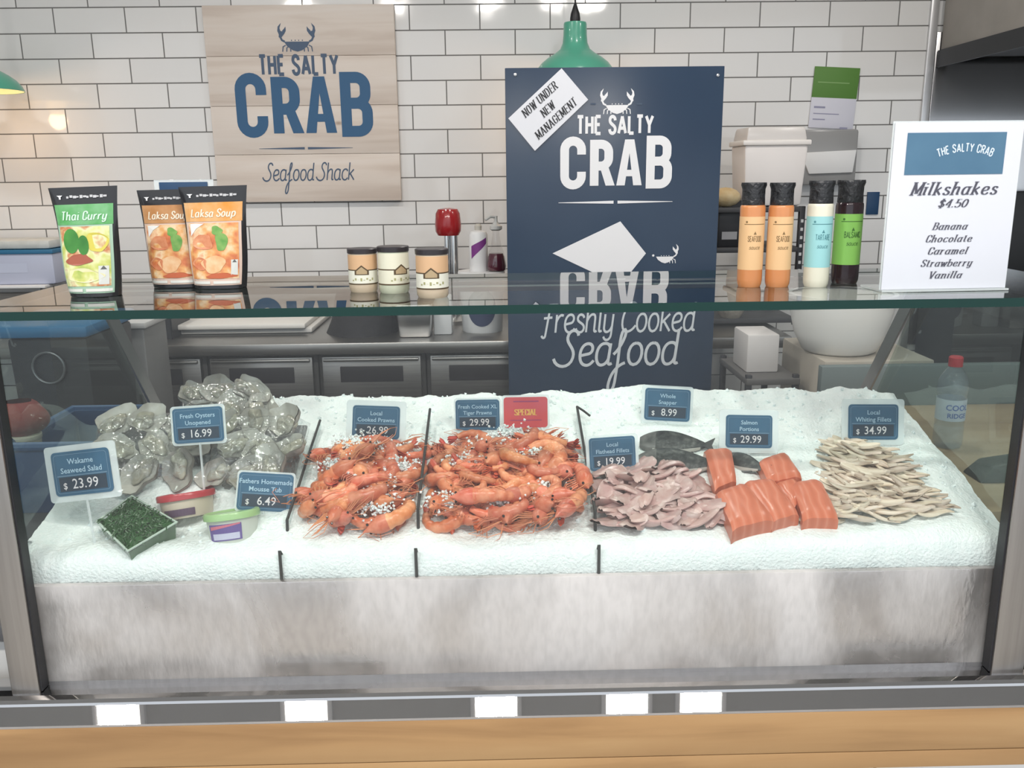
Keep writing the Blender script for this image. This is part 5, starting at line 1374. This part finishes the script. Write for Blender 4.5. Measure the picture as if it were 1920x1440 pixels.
def oyster_pack(corner_px, h, label, olabel, seed, count, tilt, yaw, wx, wy):
    r = random.Random(seed)
    c = onIce(*corner_px, h)
    t = thing('oyster_pack', label, 'seafood pack', c, (R(tilt), 0, R(yaw)), group='clear oyster packs')
    MB().hull([(-wx * .45, -wy * .45, -.02), (wx * .45, -wy * .45, -.02), (wx * .45, wy * .45, -.02), (-wx * .45, wy * .45, -.02), (-wx / 2, -wy / 2, -.006), (wx / 2, -wy / 2, -.006), (wx / 2, wy / 2, -.006), (-wx / 2, wy / 2, -.006)],
              [(0, 3, 2, 1), (4, 5, 6, 7), (0, 1, 5, 4), (1, 2, 6, 5), (2, 3, 7, 6), (3, 0, 4, 7)], .004).build('tray', mat('clear_grey_tray', (.16, .165, .165), .2), t)
    M = Matrix.Translation(c) @ Matrix.Rotation(R(yaw), 4, 'Z') @ Matrix.Rotation(R(tilt), 4, 'X')
    k = 0
    nx = 3; ny = int(math.ceil(count / nx))
    for j in range(ny):
        for i in range(nx):
            if k >= count: break
            x = (i - 1) * wx * .31 + r.uniform(-.006, .006) + (.01 if j % 2 else -.006); y = (j - (ny - 1) / 2) * wy * .36 + r.uniform(-.005, .005)
            p = M @ Vector((x, y, .020 + r.uniform(0, .012)))
            kk = r.randrange(3)
            if kk not in oused: o = oprotos[kk]; oused.add(kk)
            else: o = copy_tree(oprotos[kk])
            o.location = p; s_ = r.uniform(.92, 1.15)
            o.rotation_euler = (Matrix.Rotation(R(yaw + r.uniform(-15, 15)), 3, 'Z') @ Matrix.Rotation(R(tilt + r.uniform(-8, 26)), 3, 'X') @ Matrix.Rotation(R(r.uniform(-20, 20)), 3, 'Y') @ Matrix.Rotation(R(r.uniform(0, 360)), 3, 'Z')).to_euler(); o.scale = (s_, s_, s_)
            o['label'] = olabel; o['group'] = 'oysters in clear packs'
            k += 1
    ph = r.uniform(0, 9)
    def ff(u, v):
        x = (u - .5) * wx * 1.04; y = (v - .5) * wy * 1.04; e = min(1, min(u, 1 - u) / .12) * min(1, min(v, 1 - v) / .14)
        return (x, y, -.008 + e ** .5 * (.046 + .009 * noise.noise(Vector((x * 38 + ph, y * 38, 0))) + .006 * abs(noise.noise(Vector((x * 75 + ph, y * 75, 5))))))
    MB().grid(ff, 22, 18).build('film', film, t, smooth=False)
    return t
oyster_pack((278, 852), .024, 'clear film pack of oysters nearest the left case post', 'opened grey oyster in the pack beside the seaweed ticket', 3, 9, 30, 14, .185, .165)
oyster_pack((424, 782), .026, 'clear film pack of oysters rising above the back edge of the ice', 'opened grey oyster in the rearmost pack', 7, 9, 34, 16, .165, .15)
oyster_pack((482, 852), .022, 'clear film pack of oysters right above the 6.49 ticket', 'opened grey oyster in the pack above the 6.49 ticket', 9, 9, 30, -2, .160, .165)

# ------------------------------------------------------------------ seaweed tray, dip tubs
hs_ = .014
q = [onIce(x, y, hs_) for x, y in ((182, 978), (247, 930), (331, 979), (240, 1033))]
c = sum(q, Vector()) / 4
sw = thing('seaweed_tray', 'clear square tray of shredded green seaweed salad on the ice', 'food tray', c)
ql = [p - c for p in q]; tn = (ql[1] - ql[0]).cross(ql[3] - ql[0]).normalized(); tn = -tn if tn.z < 0 else tn
m = MB(); dn = -tn
bt = [p * .90 + dn * .034 for p in ql]
m.add([tuple(p) for p in ql + bt], [(0, 1, 5, 4), (1, 2, 6, 5), (2, 3, 7, 6), (3, 0, 4, 7), (7, 6, 5, 4)]); m.build('tray', glass('tray_plastic', (.9, .95, .9), 1.4, .05, haze=.04), sw, smooth=False)
m = MB(); m.tube([ql[0], ql[1], ql[2], ql[3], ql[0]], .0022, 6); m.build('rim', mat('clear_rim', (.50, .60, .52), .15), sw)
sea = mat('seaweed_green', (.016, .066, .018), .35, var=(.03, .105, .03), scale=60, rand=0)
m = MB()
def seaf(u, v):
    a = ql[0].lerp(ql[1], u); b = ql[3].lerp(ql[2], u); p = a.lerp(b, v) * .965
    e = min(1, min(u, 1 - u, v, 1 - v) / .1)
    return tuple(p + tn * (-.004 + .006 * e + .004 * noise.noise(p * 120)))
m.grid(seaf, 24, 24)
k4_ = [0, 24, 24 * 25 + 24, 24 * 25]
cs = [Vector(m.v[i]) for i in k4_]; lo = [p * .93 + dn * .030 for p in cs]
m.add([tuple(p) for p in cs + lo], [(0, 1, 5, 4), (1, 2, 6, 5), (2, 3, 7, 6), (3, 0, 4, 7), (7, 6, 5, 4)])
rs_ = random.Random(8)
for _ in range(420):
    p = Vector(seaf(rs_.uniform(.03, .97), rs_.uniform(.03, .97))); a = rs_.uniform(0, 6.28); d = (ql[1] - ql[0]).normalized() * math.cos(a) + (ql[3] - ql[0]).normalized() * math.sin(a)
    L_ = rs_.uniform(.008, .016); m.tube([p, p + d * L_ * .5 + tn * rs_.uniform(.001, .004), p + d * L_], [.0011, .0013, .0006], 4)
so = m.build('shredded_seaweed', sea, sw); so['kind'] = 'stuff'
def dip_tub(px, py, h, rad, hgt, tilt, yaw, lidm, label, lab_m, contents):
    c = onIce(px, py, h)
    t = thing('dip_tub', label, 'dip tub', c, (R(tilt), R(yaw), 0), group='small lidded dip tubs')
    MB().lathe([(0, 0), (rad * .86, 0), (rad * .90, .004), (rad * .97, hgt)], 36, caps=False).build('tub', contents, t)
    MB().lathe([(rad * .98, hgt - .006), (rad * 1.06, hgt - .005), (rad * 1.07, hgt + .003), (rad * 1.03, hgt + .006), (rad * .9, hgt + .003), (0, hgt + .003)], 36, caps=False).build('lid', lidm, t)
    cf = lambda x, z: ((rad * (.90 + .07 * z / hgt) + .001) * math.cos(x / rad - PI / 2), (rad * (.90 + .07 * z / hgt) + .001) * math.sin(x / rad - PI / 2), z)
    return t, cf
t, cf = dip_tub(354, 968, -.020, .046, .036, -16, -8, mat('lid_red', (.44, .045, .055), .25, coat=.3), 'small dip tub with a red lid lying on the ice right of the seaweed', None, mat('dip_beige', (.58, .50, .40), .4))
MB().flat(join2(*[rect2(-.03 + .006 * i, .004, -.024 + .006 * i, .016) for i in range(10)]), cf).build('label', mat('label_aubergine', (.10, .06, .10), .5), t, smooth=False)
t, cf = dip_tub(440, 1014, -.020, .043, .044, -15, -6, mat('lid_green', (.36, .56, .26), .25, coat=.3), 'small dip tub with a pale green lid in front of the 6.49 ticket', None, mat('dip_pale', (.55, .58, .52), .4))
MB().flat(join2(*[rect2(-.032 + .006 * i, .006, -.026 + .006 * i, .033) for i in range(10)]), cf).build('label', mat('label_violet', (.13, .09, .28), .5), t, smooth=False)
MB().flat(join2(*[poly2([(-.028 + .006 * i, .024 + .0008 * i), (-.022 + .006 * i, .0248 + .0008 * i), (-.022 + .006 * i, .030 + .0004 * i), (-.028 + .006 * i, .030 + .0004 * i)]) for i in range(9)]), lambda x, z: [c_ * 1.006 if i < 2 else c_ for i, c_ in enumerate(cf(x, z))]).build('label_stripe', mat('label_pink', (.55, .16, .22), .5), t, smooth=False)
MB().flat(join2(*[rect2(-.024 + .006 * i, .008, -.018 + .006 * i, .018) for i in range(8)]), lambda x, z: [c_ * 1.006 if i < 2 else c_ for i, c_ in enumerate(cf(x, z))]).build('label_panel', mat('label_lilac', (.52, .52, .66), .5), t, smooth=False)
# ------------------------------------------------------------------ goods standing on the glass shelf
# stand-up pouches
blackfoil = mat('pouch_black', (.020, .020, .023), .25, coat=.3)
def pouch(pb0, pb1, pt0, pt1, label, scheme, group, depth=.045, lean=0, fwd=0):
    """pb0,pb1 bottom corners and pt0,pt1 top corners in the photo"""
    a = onZ(*pb0, ST); b = onZ(*pb1, ST); Y = (a.y + b.y) / 2 + fwd + depth / 2
    ya = lambda p: onY(p[0], p[1], Y)
    A, B, C_, D = ya(pb0), ya(pb1), ya(pt1), ya(pt0)
    c = (A + B) / 2
    t = thing('soup_pouch', label, 'food pouch', (c.x, Y, ST + .001), (R(lean), 0, 0), group=group)
    A, B, C_, D = [Vector((p.x - c.x, 0, max(0, p.z - ST))) for p in (A, B, C_, D)]
    A.z = B.z = 0
    H = (C_.z + D.z) / 2
    def S_(u, v, front=True):
        # the left edge keeps wide at the top, then pinches in lower down
        k = v + .10 * math.sin(2 * PI * v)
        l = A.lerp(D, k); r_ = B.lerp(C_, k); p = l.lerp(r_, u); p.z = H * v * (1 - .0) + (C_.z - D.z) * .5 * (u - .5) * 2 * v
        th = depth * (1 - v) ** .8 * .5 + .0015
        bulge = (1 - (2 * u - 1) ** 4) ** .6 if 0 < u < 1 else 0
        q = th * bulge * (1 + .08 * math.sin(9 * v + 3 * u)) + .004 * math.sin(5 * v) * (1 - v) * bulge
        return Vector((p.x, -q if front else q, p.z))
    m = MB(); m.grid(lambda u, v: tuple(S_(u, v)), 22, 26); m.grid(lambda u, v: tuple(S_(u, v, False)), 22, 26, flip=True)
    n0 = [i for i in range(23)]; m.f.append([*range(0, 23)][::-1] + [23 * 27 + i for i in range(21, 0, -1)][::-1][::-1]); m.m.append(0)
    m.build('pouch', blackfoil, t, angle=60)
    def fn(x, z): p = S_(x, z); return (p.x, p.y - .0012, p.z)
    def rect(u0, v0, u1, v1, nu=12, nv=12):
        vs = [(u0 + (u1 - u0) * i / nu, v0 + (v1 - v0) * j / nv) for j in range(nv + 1) for i in range(nu + 1)]
        return vs, [[j * (nu + 1) + i, j * (nu + 1) + i + 1, (j + 1) * (nu + 1) + i + 1, (j + 1) * (nu + 1) + i] for j in range(nv) for i in range(nu)]
    def at(d): return lambda x, z: (lambda p: (p.x, p.y - d, p.z))(S_(max(0.001, min(.999, x)), max(0, min(1, z))))
    def pos(shape, u, v, su, sv): return [(u + x * su, v + z * sv) for x, z in shape[0]], shape[1]
    band, pict, frame, title, extra = scheme
    MB().flat(rect(.045, .035, .94, .82), at(.0010)).build('frame_print', frame, t, smooth=False)
    MB().flat(rect(.05, .66, .955, .845), at(.0016)).build('title_band', band, t, smooth=False)
    MB().flat(rect(.085, .10, .90, .645), at(.0016)).build('food_picture', pict, t, smooth=False)
    # top emblem and small type
    MB().flat(join2(pos(poly2([(-1, .6), (1, .6), (.3, -.1), (.3, -1), (-.3, -1), (-.3, -.1)]), .16, .915, .045, .022)), at(.0016)).build('emblem', white_ink, t, smooth=False)
    sm = join2(*[rect2(-.30 + .05 * i, .2 * (i % 2), -.265 + .05 * i + .008 * (i % 3), .62 + .3 * ((i * 5) % 3) / 2) for i in range(12)])
    MB().flat(pos(sm, .56, .900, 1.0, .030), at(.0016)).build('small_lettering', mat('foil_grey', (.50, .50, .52), .4), t, smooth=False)
    tt = letters(title[1], 1.0, nib=(.17, .12), serif=False, gap=.16, shear=.2) ; wdt = max(x for x, z in tt[0]) - min(x for x, z in tt[0])
    MB().flat(pos(tt, .50, .705, .72 / wdt, .075), at(.0026)).build('title_lettering', title[2], t, smooth=False)
    for nm, m_, sh, u, v, su, sv in extra:
        MB().flat(pos(sh, u, v, su, sv), at(.0024)).build(nm, m_, t, smooth=False)
    MB().flat(join2(rect(.08, .050, .40, .078, 8, 2), rect(.46, .050, .92, .078, 8, 2)), at(.0022)).build('bottom_strip', mat('strip_pale', (.70, .70, .66), .4), t, smooth=False)
    return t
leaf = disc(1, 0, 0, 3, 20, 1.5)
food_green = ramp_mat('curry_picture', [(.25, (.20, .34, .05)), (.42, (.55, .58, .16)), (.52, (.72, .72, .42)), (.62, (.52, .17, .07)), (.72, (.66, .62, .30))], .35, 30, detail=3)
food_orange = ramp_mat('laksa_picture', [(.25, (.34, .07, .03)), (.40, (.60, .18, .07)), (.50, (.72, .36, .13)), (.60, (.80, .60, .38)), (.72, (.62, .20, .08))], .35, 34, detail=3)
gband = mat('band_green', (.075, .33, .085), .35, var=(.18, .42, .20), scale=40)
oband = mat('band_orange', (.66, .27, .04), .35, var=(.70, .42, .20), scale=30)
gframe = mat('frame_green', (.36, .52, .40), .35); oframe = mat('frame_peach', (.66, .50, .42), .35)
dgreen = mat('leaf_green', (.035, .17, .03), .35, var=(.07, .27, .05), scale=30); lgreen = mat('herb_green', (.10, .30, .06), .4, var=(.25, .42, .12), scale=60)
cream = mat('broth_cream', (.74, .70, .42), .4); yellow = mat('corn_yellow', (.60, .52, .09), .4); brick = mat('meat_red', (.36, .10, .06), .4)
wht = mat('badge_grey', (.62, .63, .60), .4); ink2 = mat('badge_ink', (.12, .12, .12), .5)
blob = lambda k: ([(math.cos(2 * PI * i / 24) * (1 + .18 * math.sin(3 * 2 * PI * i / 24 + k)), math.sin(2 * PI * i / 24) * (1 + .15 * math.sin(2 * 2 * PI * i / 24 + 2 * k))) for i in range(24)], [list(range(24))])
ex_g = [('yellow_food', yellow, blob(1), .70, .50, .17, .10), ('broth', cream, blob(2), .45, .20, .32, .06), ('meat', brick, blob(3), .38, .345, .22, .05),
        ('leaf', dgreen, leaf, .27, .515, .135, .075), ('leaf', dgreen, leaf, .47, .475, .095, .06), ('badge', wht, rect2(-1, -1, 1, 1), .79, .20, .085, .085), ('badge_mark', ink2, poly2([(-1, -.6), (1, -.6), (.5, .2), (0, 1), (-.5, .2)]), .79, .265, .055, .022)]
pouch((136, 562), (228, 553), (90, 354), (220, 349), 'green curry pouch standing alone at the left end of the glass shelf', (gband, food_green, gframe, ('THAI KITCHEN STYLE', 'Thai Curry', mat('title_mint', (.55, .76, .60), .4)), ex_g), 'foil food pouches on the shelf')
prawn_red = mat('prawn_print', (.52, .14, .06), .4, var=(.72, .34, .18), scale=50)
def ex_o(badge):
    e = [('prawn_picture', prawn_red, blob(4), .32, .46, .16, .085), ('prawn_picture', prawn_red, blob(5), .25, .25, .12, .06), ('noodles', mat('noodle_peach', (.80, .55, .33), .4, var=(.72, .36, .16), scale=60), blob(6), .48, .24, .20, .08),
         ('bowl_corner', mat('bowl_white', (.74, .74, .72), .4), poly2([(-1, 1), (.9, 1), (-.2, .2), (-1, -1)]), .24, .58, .12, .06), ('herbs', lgreen, blob(7), .62, .46, .10, .10), ('herbs', lgreen, blob(8), .55, .57, .09, .045), ('sauce', mat('sauce_red', (.50, .12, .05), .4), blob(9), .60, .13, .26, .025)]
    if badge: e += [('badge', wht, rect2(-1, -1, 1, 1), .83, .21, .055, .075), ('badge_mark', ink2, poly2([(-1, -.6), (1, -.6), (.5, .2), (0, 1), (-.5, .2)]), .83, .27, .035, .02)]
    return e
tw_ = mat('title_cream', (.80, .72, .58), .4)
pouch((290, 545), (384, 543), (256, 358), (368, 355), 'orange noodle soup pouch partly covered by its twin in front', (mat('band_brown', (.40, .17, .05), .35, var=(.55, .30, .14), scale=30), food_orange, oframe, ('THAI KITCHEN STYLE', 'Laksa Soup', tw_), ex_o(False)), 'foil food pouches on the shelf', fwd=.03)
pouch((367, 543), (463, 538), (334, 352), (463, 348), 'orange noodle soup pouch standing in front of its twin', (oband, food_orange, oframe, ('THAI KITCHEN STYLE', 'Laksa Soup', tw_), ex_o(True)), 'foil food pouches on the shelf', fwd=-.012)
# dark ticket behind the pouches
p = onY(344, 345, 1.64); a = onY(298, 345, 1.64); b_ = onY(389, 345, 1.64)
bt_ = thing('shelf_card', 'dark navy card in a clear holder just showing above the orange pouches', 'card', (p.x, 1.64, ST))
zt = onY(344, 337, 1.64).z - ST
MB().box((0, .002, zt / 2), (b_.x - a.x + .02, .003, zt), bev=.0006).build('holder', glass('ticket_acrylic'), bt_)
MB().box((0, -.001, zt - .04), (b_.x - a.x, .0015, .072), bev=.0004).build('card', navy, bt_)

# jars
lidm = mat('jar_lid', (.030, .026, .030), .35)
def jar(px, py, wpx, label, top_c, low_c, glass_c, icon_px):
    c = onZ(px, py, ST); rad = wpx / 2 * (c.y * .985) / F; c.y += rad * .9
    h = rad * 3.0
    t = thing('relish_jar', label, 'jar', c, group='small relish jars on the shelf')
    MB().lathe([(0, 0), (rad * .90, 0), (rad * .98, .004), (rad, .01), (rad, h * .86), (rad * .97, h * .89), (rad * .92, h * .90)], 40, caps=False).build('body', glass_c, t)
    MB().lathe([(rad * .93, h * .885), (rad * 1.03, h * .89), (rad * 1.04, h * .985), (rad * .99, h), (0, h)], 40, caps=False).build('lid', lidm, t)
    def wr(z0, z1, k): return [(rad * k, z0), (rad * k, z1)]
    MB().lathe(wr(h * .52, h * .86, 1.006), 40, caps=False).build('upper_label', top_c, t)
    MB().lathe(wr(h * .20, h * .52, 1.006), 40, caps=False).build('lower_label', low_c, t)
    st = mat('label_brown', (.085, .055, .028), .5)
    for z0, z1 in ((.505, .53), (.185, .215)): MB().lathe(wr(h * z0, h * z1, 1.012), 40, caps=False).build('label_line', st, t)
    cf = lambda d: (lambda x, z: ((rad * d) * math.cos((x + icon_px * rad) / rad - PI / 2), (rad * d) * math.sin((x + icon_px * rad) / rad - PI / 2), z))
    s_ = rad * .5
    hs2 = lambda s: ([(-s, 0), (-s * .5, 0), (0, 0), (s * .5, 0), (s, 0), (s, s * .55), (s * .5, s * .95), (0, s * 1.35), (-s * .5, s * .95), (-s, s * .55)], [[0, 1, 8, 9], [1, 2, 7, 8], [2, 3, 6, 7], [3, 4, 5, 6]])
    MB().flat(move2(hs2(s_), dz=h * .41), cf(1.018)).build('house_emblem', st, t, smooth=False)
    MB().flat(move2(hs2(s_ * .74), dz=h * .43), cf(1.024)).build('emblem_panel', mat('emblem_tan', (.40, .30, .18), .5), t, smooth=False)
    dots = join2(*[rect2(-rad * .7 + rad * .2 * i, h * .27 + rad * .05 * ((i * 7) % 3), -rad * .7 + rad * .2 * i + rad * .12, h * .30 + rad * .12 * ((i * 5) % 2)) for i in range(8)])
    MB().flat(dots, cf(1.016)).build('label_print', mat('olive_print', (.34, .33, .16), .5), t, smooth=False)
    return t
peach = mat('jar_peach', (.60, .38, .22), .5); creml = mat('jar_cream', (.70, .68, .55), .5); wlab = mat('jar_white', (.72, .71, .62), .5)
pgl = mat('jar_pinkish', (.52, .42, .31), .2, coat=.5); ggl = mat('jar_greenish', (.50, .52, .40), .2, coat=.5)
jar(679, 549, 55, 'small jar with peach and cream label, left of the three', peach, wlab, pgl, .05)
jar(737, 551, 59, 'small jar with all cream label between two peach ones', creml, creml, ggl, .62)
jar(810, 560, 62, 'small jar with peach label standing apart on the right', peach, wlab, pgl, 0)

# sauce bottles
shrink = mat('shrink_black', (.016, .017, .020), .30, var=(.035, .036, .04), scale=60, bump=.8, bscale=70)
def bottle(px, py, wpx, hpx, label, liq, labm, txt, ink_, lab_lo, lab_hi, fwd=0.0):
    c = onZ(px, py, ST); c.y += fwd; rad = wpx / 2 * (c.y * .985) / F
    base = Vector((c.x, c.y + rad * .9, ST))
    h = hpx * (c.y * .985) / F
    t = thing('sauce_bottle', label, 'sauce bottle', base, group='tall sauce bottles on the shelf')
    MB().lathe([(0, 0), (rad * .88, 0), (rad * .97, .005), (rad, .012), (rad, h * .755), (rad * .98, h * .775), (rad * .9, h * .79), (rad * .8, h * .795)], 40, caps=False).build('body', liq, t)
    MB().lathe([(rad * .86, h * .775), (rad * .93, h * .79), (rad * .90, h * .87), (rad * .91, h * .94), (rad * 1.01, h * .975), (rad * .99, h), (0, h * .995)], 40, caps=False).build('shrink_cap', shrink, t)
    MB().lathe([(rad * 1.006, h * lab_lo), (rad * 1.006, h * lab_hi)], 40, caps=False).build('label', labm, t)
    cf = lambda x, z: (rad * 1.013 * math.cos(x / rad - PI / 2), rad * 1.013 * math.sin(x / rad - PI / 2), z)
    s_ = rad * .42
    w1 = letters(txt[0], s_, .16, gap=.2, sx=.62); w2 = letters(txt[1], s_ * .75, .12, gap=.12, shear=.2)
    zc = h * (lab_lo + lab_hi) / 2
    sh = join2(move2(w1, dz=zc + h * .02), move2(w2, dz=zc - h * .055), *[rect2(-rad * .9 + rad * .18 * i, h * (lab_hi - .075), -rad * .9 + rad * .18 * (i + 1), h * (lab_hi - .068)) for i in range(10)], move2(circle2(rad * .09, 10), dx=-rad * .7, dz=h * (lab_hi - .05)),
               move2(poly2([(-1, -1), (1, -1), (0, 1.2)]), dz=zc + h * .10, sx=rad * .12))
    MB().flat(sh, cf).build('label_print', ink_, t, smooth=False)
    return t
orange_l = mat('sauce_orange', (.58, .23, .085), .25, coat=.4); peach_l = mat('label_peach', (.72, .46, .24), .5); brown_i = mat('ink_brown', (.20, .12, .05), .5)
bottle(1410, 539, 47, 196, 'sauce bottle with peach label, nearer the blue sign', orange_l, peach_l, ('SEAFOOD', 'sauce'), brown_i, .17, .68)
bottle(1463, 539, 47, 196, 'sauce bottle with peach label, second from the blue sign', orange_l, peach_l, ('SEAFOOD', 'sauce'), brown_i, .17, .68)
bottle(1536, 539, 48, 200, 'sauce bottle with pale blue label and cream filling', mat('sauce_cream', (.70, .68, .56), .25, coat=.4), mat('label_aqua', (.30, .58, .60), .5), ('TARTARE', 'sauce'), mat('ink_teal', (.07, .22, .25), .5), .19, .67)
bottle(1591, 533, 51, 195, 'dark sauce bottle with bright green label', mat('sauce_dark', (.022, .010, .014), .2, coat=.4), mat('label_green', (.24, .52, .11), .5), ('BALSAMIC', 'sauce'), mat('ink_green', (.05, .14, .03), .5), .19, .68)

# milkshake menu in a clear stand
a = onZ(1650, 541, ST + .004); b_ = onZ(1886, 541, ST + .004)
Y = (a.y + b_.y) / 2; a = onY(1650, 541, Y); b_ = onY(1886, 541, Y)
c = (a + b_) / 2; mw = b_.x - a.x
lean = 0.0; mh = onY(1781, 229, Y).z - ST - .004
ms = thing('milkshake_menu', 'white menu page listing milkshakes at 4.50 in a clear stand at right', 'menu sign', (c.x, Y, ST), (0, 0, R(2)))
M = Matrix.Translation((0, 0, .004)) @ Matrix.Rotation(R(-lean), 4, 'X')
flm = lambda d: (lambda x, z: tuple(M @ Vector((x, -d, z))))
MB().box((0, 0, mh / 2), (mw, .0008, mh), M=M).build('page', mat('menu_paper', (.66, .675, .735), .6), ms)
st = MB(); st.box((0, .003, mh / 2), (mw + .004, .002, mh + .004), M=M)
st.box((0, .03, .0022), (mw + .004, .075, .003))
st.build('stand', glass('ticket_acrylic'), ms)
x0, x1, z0, z1 = -mw * .40, mw * .37, mh * (1 - .305), mh * (1 - .06)
hb_ = (x0 + x1) / 2
MB().flat(rect2(x0, z0, x1, z1), flm(.0012)).build('header_block', mat('menu_blue', (.062, .145, .235), .5, var=(.08, .175, .27), scale=10), ms, smooth=False)
wd = letters('THE SALTY CRAB', mh * .045, .17, gap=.24, space=.42)
cx = mw * .06; rad = mw * .55
def bend(shape): return [((rad + z) * math.sin(x / rad) + cx, (rad + z) * math.cos(x / rad) - rad + mh * .83) for x, z in shape[0]], shape[1]
MB().flat(bend(move2(wd, sx=.86, sz=1)), flm(.0016)).build('header_lettering', mat('menu_pale', (.60, .68, .76), .5), ms, smooth=False)
nib = dict(nib=(.155, .05), serif=True, shear=.28, gap=.20)
inkm = mat('menu_ink', (.075, .075, .10), .6)
def mline(s_, zf, hf, wf):
    sh = letters(s_, mh * hf, **nib); w0 = max(x for x, z in sh[0]) - min(x for x, z in sh[0])
    return [(x * (mw * wf / w0), z + mh * zf) for x, z in sh[0]], sh[1]
MB().flat(join2(mline('Milkshakes', .575, .074, .70), mline('$4.50', .500, .046, .24)), flm(.0014)).build('title_lettering', inkm, ms, smooth=False)
MB().flat(join2(mline('Banana', .365, .042, .29), mline('Chocolate', .290, .042, .37), mline('Caramel', .215, .042, .33), mline('Strawberry', .140, .042, .42), mline('Vanilla', .066, .042, .27)), flm(.0014)).build('flavour_lettering', inkm, ms, smooth=False)
